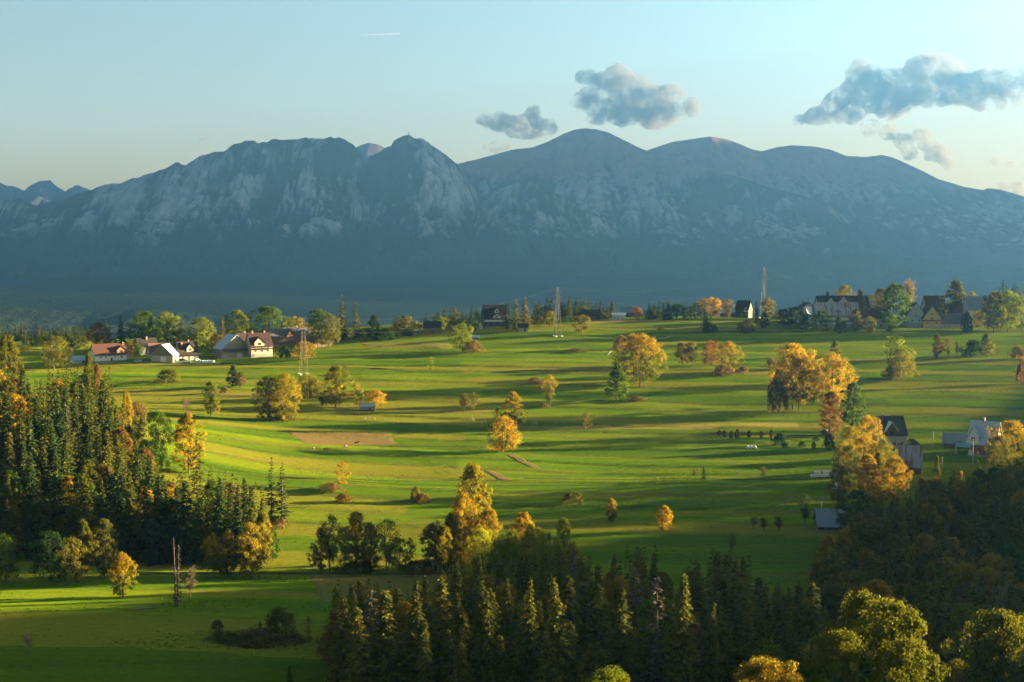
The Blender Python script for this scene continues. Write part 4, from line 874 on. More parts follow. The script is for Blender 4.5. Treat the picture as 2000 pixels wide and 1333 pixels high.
# those that show: in the frame, and their upper part not hidden behind nearer, taller ones
vis = []; hid = []
cov = np.full(2400, 1400.0)
for (x, y, z, h, px), w in sorted(allp, key=lambda q: q[0][1]):
    top = 480 - (z + h) / y * FPX; hw = max(2, int(h * 0.09 * FPX / y)); i0, i1 = max(0, int(px) + 100 - hw), int(px) + 100 + hw
    show = float(np.mean(np.clip(cov[i0:i1] - top, 0, 400))) * hw * 2 if i1 > i0 and -15 < px < 2015 and top < 1333 else 0
    (vis if show > 350 else hid).append(((x, y, z, h, px, show), w))
    b = np.arange(i0, min(i1, 2400)); cov[b] = np.minimum(cov[b], top + 25 + 3.0 * np.abs(b - px - 100) * 2)
vis.sort(key=lambda q: -q[0][5])
deci = 0; kept = []
for i, ((x, y, z, h, px, show), w) in enumerate(vis):
    r = rf.rand(); 
    if r < (0.4 if (px > 1640 and w == 'low') else 0.16) and h > 8:
        leaf = rf.choice(['olive', 'brown', 'dkgreen', 'goldtop', 'rust', 'olive', 'goldtop', 'green']) if w == 'left' else rf.choice(['olive', 'ygreen', 'gold', 'goldtop', 'brown', 'olive', 'goldtop', 'green', 'olive']); hh = h * 0.82
        zl, zg = zone(px, y, w)
        nm = {'olive': 'dim olive', 'brown': 'brown', 'dkgreen': 'dark green', 'goldtop': 'olive and gold', 'green': 'fresh green', 'ygreen': 'yellow-green', 'gold': 'golden', 'rust': 'rusty'}[leaf]
        plant('oval', x, y, z - .2, hh, hh * .5, leaf, 'leafy_tree', nm + ' tree among ' + zg + ', ' + ', '.join(where(px, y, w)), 'tree', nm + ' trees among the ' + zg + ', ' + ', '.join(where(px, y, w)))
    elif len(kept) < 205:
        zl, zg = zone(px, y, w); sz = 'tall' if h > 20 else 'middling' if h > 13.5 else 'short'
        hz_, rw_ = where(px, y, w); zl = zl.replace('spruce ', 'spruce ', 1)
        dead = rf.rand() < 0.03
        leaf = 'dead' if dead else rf.choice(['spruce', 'dkspruce', 'dkspruce']) if w == 'left' else rf.choice(['lowspruce', 'lowspruce', 'spruce', 'lowspruce'])
        plant('deadspruce' if dead else 'spruce', x, y, z - .2, h, h * rf.uniform(.28, .46), leaf, 'spruce_tree', (('grey dead ' if dead else sz + ' ') + zl + ', ' + hz_ + ', ' + rw_), 'tree', ('dead ' if dead else sz + ' ') + zg + ', ' + hz_ + ', ' + rw_)
        kept.append(1)
    else: hid.append(((x, y, z, h, px, show), w))
# the rest of the forest reads as one mass
def forest_mass(name, items, leaf, lite):
    base = [(np.array([v.co[:] for v in m_[1].vertices]), np.array([d_.value for d_ in m_[1].attributes['tint'].data]), m_[2], m_[3]) for m_ in lite]
    VV = []; TT = []
    for (x, y, z, h, w) in items:
        v, t, H, W = base[rf.randint(len(base))]; a = rf.rand() * 6.28; c, s = math.cos(a), math.sin(a)
        q = v * np.array([w / W, w / W, h / H]); q = np.stack([q[:, 0] * c - q[:, 1] * s + x, q[:, 0] * s + q[:, 1] * c + y, q[:, 2] + z], -1)
        VV.append(q); TT.append(t)
    V = np.concatenate(VV); me = mesh_np(name, V, np.arange(len(V)).reshape(-1, 4))
    a = me.attributes.new('tint', 'FLOAT', 'FACE'); a.data.foreach_set('value', np.concatenate(TT).astype(np.float32)); me.materials.append(LEAF[leaf])
    return tag(link(name, me), kind='stuff')
LITE = [spruce_mesh(200 + i, 22, 3.0, .05, 1.5, .42, .05, .75, .4) for i in range(3)]
hid = [q for q in hid if q[0][5] > 0 or rf.rand() < 0.55]
forest_mass('forest_understorey', [(x, y, z - .2, h, h * .34) for (x, y, z, h, px, sh), w in hid], 'lowspruce', LITE)
# unseen forest added on the right-hand hill to shade the meadows
LITE2 = [spruce_mesh(210 + i, 22, 3.6, .03, 3.6, .42, .0, .6, .16) for i in range(2)]
its = []
for i in range(2600):
    y = rf.uniform(170, 1000); e = 0.36 * max(150, y) + 70; x = e + rf.uniform(60, 230)
    if y > 700 and rf.rand() < 0.45: continue
    its.append((x, y, hgt(x, y) - .3, rf.uniform(7, 14), rf.uniform(4, 6)))
for i in range(700):
    y = rf.uniform(310, 440); x = 0.36 * y + 70 + rf.uniform(95, 165); its.insert(0, (x, y, hgt(x, y) - .3, rf.uniform(6, 10), rf.uniform(4, 6)))
forest_mass('added_hillside_forest', its[:1800], 'spruce', LITE2)
print('TREES individual', len(TREES), 'forest', len(vis), len(hid), 'kept', len(kept), [len(k[0][1].polygons) for k in KIT.values()], len(LITE[0][1].polygons), len(LITE2[0][1].polygons))
# ------------------------------------------------------------------ building materials
_mc = {}
def paint(name, col, rough=0.7, var=0.25, scale=1.2, metal=0.0):
    if name in _mc: return _mc[name]
    m, nt, out = newmat(name); tc = nt.nodes.new('ShaderNodeTexCoord').outputs['Object']
    n = wnoise(nt, (scale, scale, scale * 0.5), 5, 0.65, pos=tc)
    c = mixc(nt, n, tuple(x * (1 - var) for x in col), tuple(min(1, x * (1 + var)) for x in col))
    d = N(nt, 'BsdfPrincipled', {'Base Color': c, 'Roughness': rough, 'Metallic': metal, 'Specular IOR Level': 0.25}); nt.links.new(d.outputs[0], out.inputs[0])
    _mc[name] = m; return m
def banded(name, c1, c2, axis=2, freq=2.5, rough=0.75, rust=None, spec=0.25):
    """boards, logs, seams or tile rows, with optional rust streaks"""
    if name in _mc: return _mc[name]
    m, nt, out = newmat(name); tc = nt.nodes.new('ShaderNodeTexCoord').outputs['Object']
    x = N(nt, 'SeparateXYZ', {0: tc}).outputs[axis]
    w = math_(nt, 'FRACT', math_(nt, 'MULTIPLY', x, freq)); g = ramp(nt, w, 0.0, 0.22)
    n = wnoise(nt, (1.5, 1.5, 1.5), 4, 0.6, pos=tc)
    c = mixc(nt, n, tuple(v * .75 for v in c1), tuple(min(1, v * 1.2) for v in c1)); c = mixc(nt, g, c2, c)
    if rust:
        s = wnoise(nt, (1.1, 0.12, 0.12), 3, 0.5, (2, 0, 0), pos=tc); c = mixc(nt, ramp(nt, s, 0.50, 0.58), c, rust)
    bp = N(nt, 'Bump', {'Height': g, 'Strength': 0.5, 'Distance': 0.05})
    d = N(nt, 'BsdfPrincipled', {'Base Color': c, 'Roughness': rough, 'Normal': bp.outputs[0], 'Specular IOR Level': spec}); nt.links.new(d.outputs[0], out.inputs[0])
    _mc[name] = m; return m
GLASS = paint('window_glass', (0.03, 0.035, 0.045), 0.12, 0.1)
FRAME = paint('window_frame', (0.34, 0.33, 0.30), 0.6)
WM = {'white': paint('white_render', (0.52, 0.50, 0.46)), 'cream': paint('cream_render', (0.40, 0.335, 0.235)), 'yellow': paint('yellow_render', (0.42, 0.30, 0.11)), 'grey': paint('grey_render', (0.22, 0.215, 0.205)),
      'beige': paint('beige_render', (0.31, 0.275, 0.22)), 'wood': banded('brown_boards', (0.20, 0.10, 0.045), (0.07, 0.035, 0.02), 2, 2.4), 'log': banded('dark_logs', (0.11, 0.065, 0.04), (0.03, 0.02, 0.014), 2, 2.6),
      'greywood': banded('weathered_boards', (0.21, 0.185, 0.155), (0.09, 0.08, 0.07), 0, 2.2), 'dark': banded('dark_boards', (0.035, 0.035, 0.035), (0.015, 0.015, 0.015), 2, 2.4), 'brick': banded('brick_wall', (0.24, 0.13, 0.09), (0.16, 0.12, 0.1), 2, 4), 'stone': paint('stone_plinth', (0.23, 0.20, 0.17), .9, .45, 2.5), 'blue': paint('bluish_render', (0.27, 0.31, 0.34))}
RM = {'red': banded('red_tiles', (0.055, 0.018, 0.013), (0.028, 0.011, 0.008), 1, 2.2, 0.7), 'maroon': banded('maroon_sheet', (0.034, 0.012, 0.012), (0.02, 0.008, 0.008), 0, 2.0, 0.6), 'black': banded('black_sheet', (0.016, 0.018, 0.022), (0.009, 0.010, 0.012), 1, 2.0, 0.8, spec=.15),
      'brown': banded('dark_brown_shingle', (0.022, 0.015, 0.012), (0.012, 0.009, 0.007), 1, 2.4, 0.8), 'tin': banded('pale_tin', (0.33, 0.37, 0.40), (0.21, 0.25, 0.28), 0, 1.6, 0.5), 'rusttin': banded('rusty_tin', (0.24, 0.25, 0.26), (0.16, 0.16, 0.17), 0, 1.6, 0.55, (0.21, 0.075, 0.045)),
      'grey': banded('grey_shingle', (0.07, 0.07, 0.07), (0.04, 0.04, 0.04), 1, 2.2, 0.8), 'mauve': banded('mauve_tiles', (0.09, 0.045, 0.042), (0.05, 0.028, 0.025), 1, 2.2), 'green': paint('green_tin', (0.14, 0.25, 0.23), .5), 'bluegrey': banded('bluegrey_tin', (0.12, 0.15, 0.175), (0.08, 0.10, 0.115), 0, 1.5, .55)}
BRICKC = WM['brick']

def window(parent, face, x, z, w, h, W, D, off=0.0):
    """face f/b/l/r of a body W x D"""
    rz = {'f': 0, 'b': math.pi, 'l': -math.pi / 2, 'r': math.pi / 2}[face]
    loc = {'f': (x, -D / 2 - off, z), 'b': (-x, D / 2 + off, z), 'l': (-W / 2 - off, x, z), 'r': (W / 2 + off, x, z)}[face]
    t = max(0.07, w * .08); f = MB().box(-w / 2, -w / 2 + t, -.06, .02, -h / 2, h / 2).box(w / 2 - t, w / 2, -.06, .02, -h / 2, h / 2).box(-w / 2 + t, w / 2 - t, -.06, .02, -h / 2, -h / 2 + t).box(-w / 2 + t, w / 2 - t, -.06, .02, h / 2 - t, h / 2).box(-t / 3, t / 3, -.055, .02, -h / 2 + t, h / 2 - t)
    o = f.build('window', FRAME, parent, loc, rz)
    MB().box(-w / 2 + t, w / 2 - t, -.02, .015, -h / 2 + t, h / 2 - t).build('pane', GLASS, o); return o
def gable_roof(W, D, z0, rh, ov=0.6, th=0.22, ovg=0.5, sag=0.0):
    m = MB(); s = rh / (D / 2)
    for sg in (-1, 1):
        e = (D / 2 + ov); ze = z0 - ov * s
        a = [(-W / 2 - ovg, sg * e, ze), (W / 2 + ovg, sg * e, ze), (W / 2 + ovg, 0, z0 + rh), (-W / 2 - ovg, 0, z0 + rh)]
        if sg > 0: a = [a[1], a[0], a[3], a[2]]
        b = [(p[0], p[1], p[2] + th) for p in a]; m.hexa(a + b)
    return m
def body_mesh(W, D, h, rh):
    m = MB(); x, y = W / 2, D / 2
    v = [(-x, -y, -1.2), (x, -y, -1.2), (x, y, -1.2), (-x, y, -1.2), (-x, -y, h), (x, -y, h), (x, y, h), (-x, y, h), (-x, 0, h + rh), (x, 0, h + rh)]
    m.v = v; m.f = [[0, 1, 5, 4], [2, 3, 7, 6], [1, 2, 6, 9, 5], [3, 0, 4, 8, 7], [4, 5, 9, 8], [6, 7, 8, 9], [3, 2, 1, 0]]; return m
def dormer(parent, x, z, w, h, W, D, wh, rh, wall, roof, gable=0.55, out=0.15, win=True):
    """gabled dormer on the front slope: x along the ridge, z bottom, w wide, h high"""
    yb = -D / 2 * (1 - max(0, (z - wh)) / rh) - out; dep = D / 2
    o = MB(); gh = h * gable; b = h - gh
    o.v = [(-w / 2, 0, 0), (w / 2, 0, 0), (w / 2, dep, 0), (-w / 2, dep, 0), (-w / 2, 0, b), (w / 2, 0, b), (w / 2, dep, b), (-w / 2, dep, b), (0, 0, h), (0, dep, h)]
    o.f = [[0, 1, 5, 8, 4], [2, 3, 7, 9, 6], [1, 2, 6, 5], [3, 0, 4, 7], [4, 8, 9, 7], [5, 6, 9, 8], [3, 2, 1, 0]]
    d = o.build('dormer', wall, parent, (x, yb, z)); r = MB(); ov = w * .12 + .1
    for sg in (-1, 1):
        s = gh / (w / 2); p = [(0, -.35, h + .02), (sg * (w / 2 + ov), -.35, b - ov * s + .02), (sg * (w / 2 + ov), dep, b - ov * s + .02), (0, dep, h + .02)]
        if sg > 0: p = p[::-1]
        r.hexa(p + [(q[0], q[1], q[2] + .16) for q in p])
    r.build('roof', roof, d)
    if win:
        ww = w * .34; MB().box(-ww / 2, ww / 2, -.05, .02, b * .25, b * .25 + min(1.3, h * .4)).build('window', GLASS, d)
    return d
def house(x0, x1, base, eave, rdg, name, label, wall, roof, orient='side', depth=9.0, dist=None, turn=0.0, wins=(), chim=(), dorm=(), plinth=0.0, skirt=None, door=None, ov=0.6, cat='house', back=0.0, bands=(), group=None):
    pc = (x0 + x1) / 2.0
    if dist is None: x, y, z = ground(pc, base)
    else:
        x, y, z = at_dist(pc, dist); z = min(z, hgt(x, y - depth / 2))
    k = y / FPX; wpx = (x1 - x0) * k; zb = uz(pc, base)[1] * y if dist is None else z
    wh = uz(pc, eave)[1] * y - zb; rh = (eave - rdg) * k
    u = x / y; rz = -math.atan(u) + R(turn)
    yc = y + (depth / 2 if orient == 'side' else depth / 2)
    o = empty(name, (x + u * (yc - y), yc, zb), rz + (math.pi / 2 if orient == 'gable' else 0)); tag(o, label, cat, group)
    W, D = (wpx, depth) if orient == 'side' else (depth, wpx)
    body_mesh(W, D, wh, rh).build('wall', wall, o)
    gable_roof(W, D, wh, rh, ov).build('roof', roof, o)
    # 'front' is what the camera sees: -y for side houses, the -x end for gable houses (turned a quarter)
    F = 'f' if orient == 'side' else 'l'; sgn = 1 if orient == 'side' else -1
    for (fx, fz, ww, hh) in wins: window(o, F, sgn * fx * wpx, fz, ww, hh, W, D, 0.02)
    if plinth > 0: MB().box(-W / 2 - .05, W / 2 + .05, -D / 2 - .05, D / 2 + .05, -1.1, plinth).build('plinth', WM['stone'], o)
    for (cx, cy_, cw, ch) in chim: 
        zt = wh + rh * (1 - abs(cy_) / (D / 2)); c = MB().box(-cw / 2, cw / 2, -cw / 2, cw / 2, -1.0, ch).build('chimney', BRICKC, o, (cx * W, cy_, zt)); MB().box(-cw / 2 - .08, cw / 2 + .08, -cw / 2 - .08, cw / 2 + .08, ch, ch + .12).build('cap', WM['grey'], c)
    for dd in dorm: dormer(o, dd[0] * W, dd[1], dd[2], dd[3], W, D, wh, rh, dd[4], dd[5] if len(dd) > 5 else roof)
    for (zz, hh, mat, pr) in bands:          # bands of other material across the front
        if F == 'f': MB().box(-W / 2 - .03, W / 2 + .03, -D / 2 - pr, -D / 2 + .1, zz, zz + hh).build('facade_band', mat, o)
        else: MB().box(-W / 2 - pr, -W / 2 + .1, -D / 2 - .03, D / 2 + .03, zz, zz + hh).build('facade_band', mat, o)
    if skirt is not None:                    # small sloping roof across the front at a height
        zz, dp = skirt[:2]; mat = skirt[2] if len(skirt) > 2 else roof
        if F == 'f': q = [(-W / 2 - .3, -D / 2 - dp, zz - dp * .6), (W / 2 + .3, -D / 2 - dp, zz - dp * .6), (W / 2 + .3, -D / 2 + .05, zz), (-W / 2 - .3, -D / 2 + .05, zz)]
        else: q = [(-W / 2 - dp, D / 2 + .3, zz - dp * .6), (-W / 2 - dp, -D / 2 - .3, zz - dp * .6), (-W / 2 + .05, -D / 2 - .3, zz), (-W / 2 + .05, D / 2 + .3, zz)]
        MB().hexa(q + [(p[0], p[1], p[2] + .15) for p in q]).build('skirt_roof', mat, o)
    if door:
        fx, dw, dh, dm = door
        if F == 'f': dd = MB().box(-dw / 2, dw / 2, -.05, .03, 0, dh).build('door', dm, o, (fx * W, -D / 2 - .02, 0.1))
        else: dd = MB().box(-.05, .03, -dw / 2, dw / 2, 0, dh).build('door', dm, o, (-W / 2 - .02, -fx * D, 0.1))
        MB().box(-.03, .03, -.09, -.05, 0, .15).build('handle', GLASS, dd, (dw * .35 if F == 'f' else 0, 0, 1.0))
    return o
DOORW = paint('white_door', (0.6, 0.58, 0.54)); DOORB = paint('brown_door', (0.12, 0.06, 0.03))
# ------------------------------------------------------------------ left village
house(180, 243, 707, 692, 673, 'house', 'long white house with dark red roof and wooden gabled dormer, leftmost in the village', WM['white'], RM['red'], wins=[(-.32, 2.6, 1.0, .8), (-.16, 2.6, 1.0, .8), (.12, 2.4, .8, .8), (.34, 2.4, 1.3, 1.1)], dorm=[(.33, 4.3, 5.0, 4.0, WM['wood'])], chim=[(.46, -.5, .5, 1.2)], door=(.02, 1.0, 2.0, DOORB), plinth=.6, turn=19)
house(140, 164, 711, 704, 697, 'shed', 'low white-roofed shed half hidden by the olive trees at the forest', WM['white'], RM['tin'], depth=6, cat='shed', door=(.3, 1.4, 1.8, DOORB), turn=19)
house(266, 304, 700, 676, 662, 'house', 'grey house with dark red roof behind the mauve-roofed barn', WM['grey'], RM['brown'], dist=815, chim=[(0, -.8, .9, 1.6)], wins=[(-.3, 3.4, 1.1, 1.2), (-.05, 3.4, 1.1, 1.2)], turn=19)
house(289, 331, 705, 691, 672, 'barn', 'barn with mauve tiled roof beside the grey gabled shed', WM['grey'], RM['mauve'], dist=788, depth=8, wins=[(-.2, 2.2, 1.0, 1.0)], door=(.2, 1.6, 2.2, DOORB), cat='barn', turn=19)
house(301, 346, 708, 694, 674, 'barn', 'grey gabled barn with pale blue tin roof slope, left of the dark-roofed house', WM['greywood'], RM['tin'], 'gable', 9, bands=[(0, 3.6, WM['beige'], .06)], door=(.05, 3.0, 2.8, DOORW), turn=-24, cat='barn')
house(344, 383, 706, 693, 669, 'house', 'cream house with steep dark brown roof, small gabled dormer and red chimney', WM['cream'], RM['brown'], dist=778, depth=9, dorm=[(.10, 4.7, 4.0, 4.4, WM['cream'])], chim=[(-.28, -1.2, .9, 1.4), (.12, .2, .7, 1.3)], wins=[(-.3, 1.9, 1.2, 1.1), (.3, 1.9, 1.2, 1.1)], door=(.0, 1.1, 2.1, DOORB), skirt=(3.7, 1.2), turn=19)
house(424, 484, 700, 681, 655, 'barn', 'grey gabled barn with broad pale blue tin roof next to the maroon house', WM['greywood'], RM['tin'], 'gable', 13, turn=22, skirt=(5.2, 2.2, RM['grey']), bands=[(0, 3.6, WM['beige'], .06)], door=(.1, 3.0, 2.7, DOORW), cat='barn')
house(484, 527, 698, 676, 652, 'house', 'tall cream house with maroon roof, gabled dormer and brick ground floor', WM['cream'], RM['maroon'], depth=11, dorm=[(-.12, 6.2, 5.6, 5.0, WM['cream'])], chim=[(.28, .3, .8, 1.6), (-.3, 0, .8, 1.3)], wins=[(-.3, 3.4, 1.2, 1.2), (.0, 3.4, 1.3, 1.2), (.3, 3.4, 1.2, 1.2), (-.32, 5.6, 1.1, 1.0), (.0, 5.6, 1.2, 1.0), (.3, 5.6, 1.1, 1.0), (-.2, 1.0, 1.6, 1.0), (.28, 1.0, 1.6, 1.0)], plinth=2.0, skirt=(4.9, .9), door=(-.42, 1.0, 1.9, DOORB), turn=19)
house(462, 490, 694, 674, 652, 'house', 'maroon-roofed side wing between the blue-roofed barn and the cream house', WM['brick'], RM['maroon'], dist=800, depth=9, chim=[(.1, .3, .8, 1.4)], wins=[(.1, 4.0, 1.1, 1.2)], turn=19)
house(523, 606, 676, 658, 642, 'house', 'long wooden house with grey roof and two gables behind the maroon house', WM['wood'], RM['grey'], dist=850, depth=10, dorm=[(-.02, 4.0, 5.0, 5.6, WM['wood']), (.33, 3.8, 6.0, 5.4, WM['brick'])], wins=[(-.4, 3.6, 1.6, 1.4), (-.25, 3.6, 1.6, 1.4), (-.1, 3.6, 1.4, 1.4), (-.38, 1.4, 1.4, 1.3), (-.2, 1.4, 1.4, 1.3), (.15, 1.6, 1.3, 1.3), (.3, 1.6, 1.3, 1.3)], skirt=(2.7, .9), chim=[(.2, .2, .8, 1.4)], turn=19)
house(606, 646, 679, 668, 656, 'shed', 'dark wooden shed with grey sloping roof below the green tree by the pylon', WM['log'], RM['grey'], 'gable', 8, turn=25, dist=838, door=(0, 1.6, 2.2, DOORB), cat='shed')
house(828, 861, 653, 641, 629, 'hut', 'brown wooden hut with wide black roof alone on the ridge', WM['wood'], RM['black'], depth=8, wins=[(-.25, 1.8, 1.2, 1.2), (.25, 1.8, 1.2, 1.2)], door=(0, 1.1, 2.1, DOORB), chim=[(0, .4, .6, 1.0)], cat='hut')
house(943, 992, 641, 623, 597, 'house', 'large house with steep black roof and stacked white dormers in the middle of the ridge', WM['dark'], RM['black'], depth=13, dorm=[(.0, 6.3, 4.6, 2.6, WM['white']), (.02, 9.4, 3.0, 3.2, WM['white'])], bands=[(3.9, 1.3, WM['white'], .5), (0, 1.0, WM['stone'], .08)], wins=[(-.35, 2.4, 1.2, 1.2), (-.1, 2.4, 1.2, 1.2), (.15, 2.4, 1.2, 1.2), (.38, 2.4, 1.2, 1.2)], chim=[(-.36, .4, .9, 1.0), (.34, .4, .9, 1.0)], door=(.02, 1.3, 2.1, DOORB), turn=9)
house(1012, 1031, 648, 639, 633, 'shed', 'small beige shed with dark roof right of the large black-roofed house', WM['beige'], RM['brown'], depth=5, door=(.2, 1.2, 1.9, DOORB), cat='shed')
house(921, 936, 663, 659, 656, 'shed', 'tiny grey field shed with white roof behind the yellow-green tree', WM['grey'], RM['tin'], depth=4, door=(0, 1.0, .9, DOORB), cat='shed')
house(932, 943, 643, 639, 634, 'tent', 'small white garden tent left of the large black-roofed house', WM['white'], WM['white'], 'gable', 4, ov=.2, cat='tent')
house(1134, 1172, 624, 616, 606, 'house', 'low dark house among the ridge spruces right of the middle pylon', WM['dark'], RM['brown'], dist=935, depth=9, wins=[(-.2, 1.6, 1.2, 1.0), (.2, 1.6, 1.2, 1.0)])
house(1195, 1221, 622, 616, 612, 'shed', 'long low white building on the ridge skyline', WM['white'], RM['tin'], dist=950, depth=7, wins=[(-.3, 1.2, 1.0, .8), (.0, 1.2, 1.0, .8), (.3, 1.2, 1.0, .8)], cat='shed')
house(1213, 1240, 620, 611, 602, 'house', 'dark ridge house beside the small pinkish orange tree', WM['dark'], RM['bluegrey'], dist=985, depth=9, wins=[(.1, 1.8, 1.2, 1.1)], chim=[(.2, .2, .7, 1.0)])
house(1440, 1466, 617, 604, 588, 'house', 'narrow dark house with steep roof left of the right pylon', WM['dark'], RM['black'], dist=970, depth=9, turn=-20, wins=[(.32, 2.4, 1.2, 1.4), (.0, 2.4, 1.2, 1.4)], dorm=[(.3, 4.4, 2.6, 3.0, WM['white'])])
# red-brown trailer on the ridge
tx, ty, tz = ground(1424, 621); tr = empty('trailer', (tx, ty, tz), -math.atan(tx / ty)); tag(tr, 'long red-brown trailer with pale top standing on the ridge', 'trailer')
MB().box(-6.2, 6.2, -1.2, 1.2, 1.0, 3.0).build('body', banded('trailer_boards', (0.13, 0.05, 0.04), (0.06, 0.03, 0.025), 0, 1.2), tr)
MB().box(-6.25, -1.5, -1.25, 1.25, 3.003, 3.25).build('top_cover', WM['white'], tr); MB().box(-6.3, 6.3, -1.0, 1.0, .75, .997).build('chassis', WM['dark'], tr)
def wheel(parent, x, y, r=.38, w=.25):
    t = MB().tube([(0, -w / 2, 0), (0, w / 2, 0)], r, 14).build('wheel', TYRE, parent, (x, y, r)); MB().tube([(0, -w / 2 - .02, 0), (0, w / 2 + .02, 0)], r * .55, 10).build('rim', RIM, t); return t
TYRE = paint('tyre_rubber', (0.02, 0.02, 0.02), .9); RIM = paint('rim_metal', (0.4, 0.4, 0.42), .35)
for wx in (-4.2, -3.2, 3.4, 4.4):
    for wy in (-1, 1): wheel(tr, wx, wy)
# ------------------------------------------------------------------ right village
house(1592, 1694, 633, 605, 579, 'house', 'long house with black roof and two cream gabled dormers behind the rusty metal roof', WM['grey'], RM['black'], dist=925, depth=13, dorm=[(-.27, 10.2, 5.5, 6.0, WM['cream']), (-.02, 9.8, 7.0, 7.4, WM['cream'])], chim=[(-.4, .5, .9, 1.0), (.3, .5, .9, 1.0)], wins=[(.3, 7, 1.4, 1.4)], turn=19)
house(1587, 1674, 640, 615, 592, 'house', 'old farmhouse with broad pale metal roof streaked with red rust', WM['grey'], RM['rusttin'], depth=12, bands=[(4.6, 1.3, WM['white'], .35), (2.2, .7, WM['white'], .25), (0, 1.3, WM['beige'], .12)], wins=[(-.36, 3.8, 1.4, 1.3), (-.2, 3.8, 1.4, 1.3), (-.04, 3.8, 1.4, 1.3), (.12, 3.8, 1.4, 1.3), (.28, 3.8, 1.4, 1.3), (.42, 3.8, 1.4, 1.3)], dorm=[(.02, 9.0, 2.4, 2.2, WM['grey'])], door=(.2, 1.2, 2.1, DOORB), turn=19)
house(1571, 1590, 641, 622, 601, 'house_wing', 'white gabled wing with light blue tin roof left of the rust-streaked roof', WM['white'], RM['tin'], 'gable', 10, turn=-28, wins=[(-.1, 2.6, 1.0, 1.3), (.2, 2.6, 1.0, 1.3)], cat='house')
house(1556, 1592, 625, 604, 592, 'house', 'small cream gabled house with dark roof behind the light blue wing', WM['cream'], RM['black'], 'gable', 9, dist=915, wins=[(0, 8.0, 1.2, 1.2)], turn=19)
house(1678, 1733, 640, 620, 606, 'outbuilding', 'long beige outbuilding with dull red roof below the pointed olive tree', WM['beige'], RM['red'], depth=9, wins=[(-.38, 3.4, 1.2, 1.0), (-.2, 3.4, 1.2, 1.0), (.05, 3.4, 1.2, 1.0), (.3, 3.4, 1.2, 1.0), (-.3, 1.2, 1.3, .8)], chim=[(.45, -1.2, .8, 2.2)], door=(.18, 1.4, 2.1, DOORB), cat='building', turn=19)
house(1702, 1724, 622, 606, 593, 'shed', 'narrow shed with red rusted tin roof behind the outbuilding', WM['grey'], RM['rusttin'], dist=920, depth=8, cat='shed', turn=19)
house(1766, 1800, 634, 613, 592, 'house', 'grey-blue gabled house with dark roof left of the yellow house', WM['blue'], RM['black'], 'gable', 10, dist=895, wins=[(-.2, 4.5, 1.1, 1.2), (.2, 4.5, 1.1, 1.2), (0, 7.4, 1.1, 1.1)], skirt=(3.6, 1.0, RM['tin']), turn=19)
house(1803, 1841, 630, 604, 579, 'house', 'house with large plain maroon roof behind the yellow house', WM['grey'], RM['red'], dist=930, depth=12, chim=[(0, .3, .9, .8)], turn=19)
house(1797, 1832, 642, 621, 597, 'house', 'yellow gabled house with two dark skirt roofs at the right village edge', WM['yellow'], RM['brown'], 'gable', 11, bands=[(0, 2.4, WM['cream'], .05)], skirt=(5.2, .8), wins=[(0, 9.0, 1.0, 1.2), (0, 6.2, 1.4, 1.3), (-.25, 3.6, 1.1, 1.1), (.25, 3.6, 1.1, 1.1)], turn=19)
house(1831, 1883, 642, 631, 613, 'barn', 'long low barn with plain grey roof attached right of the yellow house', WM['beige'], RM['grey'], depth=11, wins=[(-.35, 1.9, .9, .6), (-.15, 1.9, .9, .6), (.1, 1.9, .9, .6), (.3, 1.9, .9, .6)], cat='barn', turn=19)
house(1853, 1884, 634, 612, 589, 'house', 'house with dark red pointed gable behind the long low barn', WM['wood'], RM['maroon'], 'gable', 10, dist=915, wins=[(-.2, 5, 1.1, 1.1), (.2, 5, 1.1, 1.1)], skirt=(6.5, 1.0), turn=19)
house(1884, 1921, 636, 604, 580, 'house', 'tall pale grey-blue house with tin roof left of the round olive tree', WM['blue'], RM['bluegrey'], dist=905, depth=11, wins=[(.25, 8.0, 1.2, 1.2), (.0, 8.0, 1.2, 1.2), (.25, 4.6, 1.3, 1.6), (.05, 4.6, 1.2, 1.4), (-.25, 4.6, 1.2, 1.4)], bands=[(3.0, .9, WM['white'], .4)], chim=[(-.3, .4, .8, 1.2)], turn=19)
house(1986, 2020, 638, 610, 588, 'house', 'dark-roofed house cut by the right picture edge', WM['beige'], RM['brown'], dist=915, depth=11, wins=[(-.3, 4, 1.2, 1.2), (-.05, 4, 1.2, 1.2)], turn=19)
# ------------------------------------------------------------------ farm on the right
house(1716, 1766, 870, 848, 816, 'farmhouse', 'farmhouse with steep black roof, white-edged gable and roof windows behind the gold trees', WM['beige'], RM['black'], depth=10, dist=560, turn=22, dorm=[(-.12, 5.0, 4.4, 5.4, WM['log'], paint('white_verge', (0.55, .54, .5)))], chim=[(.1, .3, .9, 1.5), (-.3, .3, .8, 1.2)], wins=[(.3, 2, 1.2, 1.3), (.0, 2, 1.2, 1.3)], door=(.2, 1.2, 2.1, DOORB))
house(1757, 1803, 926, 909, 874, 'barn', 'barn with steep pale tin roof streaked brown with rust', WM['log'], RM['rusttin'], depth=9, dist=510, door=(.1, 2.4, 2.4, DOORB), cat='barn')
wh_ = house(1896, 1950, 893, 866, 826, 'farmhouse', 'wooden house with light tin roof, white gable window and green porch roof', WM['wood'], RM['tin'], depth=10, turn=-14, dorm=[(-.30, 5.2, 4.2, 5.8, WM['white'])], chim=[(-.05, .1, .8, 1.4)], wins=[(-.25, 3.6, 1.3, 1.4), (.1, 3.6, 1.3, 1.4), (.35, 3.6, 1.3, 1.4), (-.1, 1.2, 1.2, 1.2), (.25, 1.2, 1.2, 1.2)], plinth=.7, door=(-.4, 1.2, 2.1, DOORW))
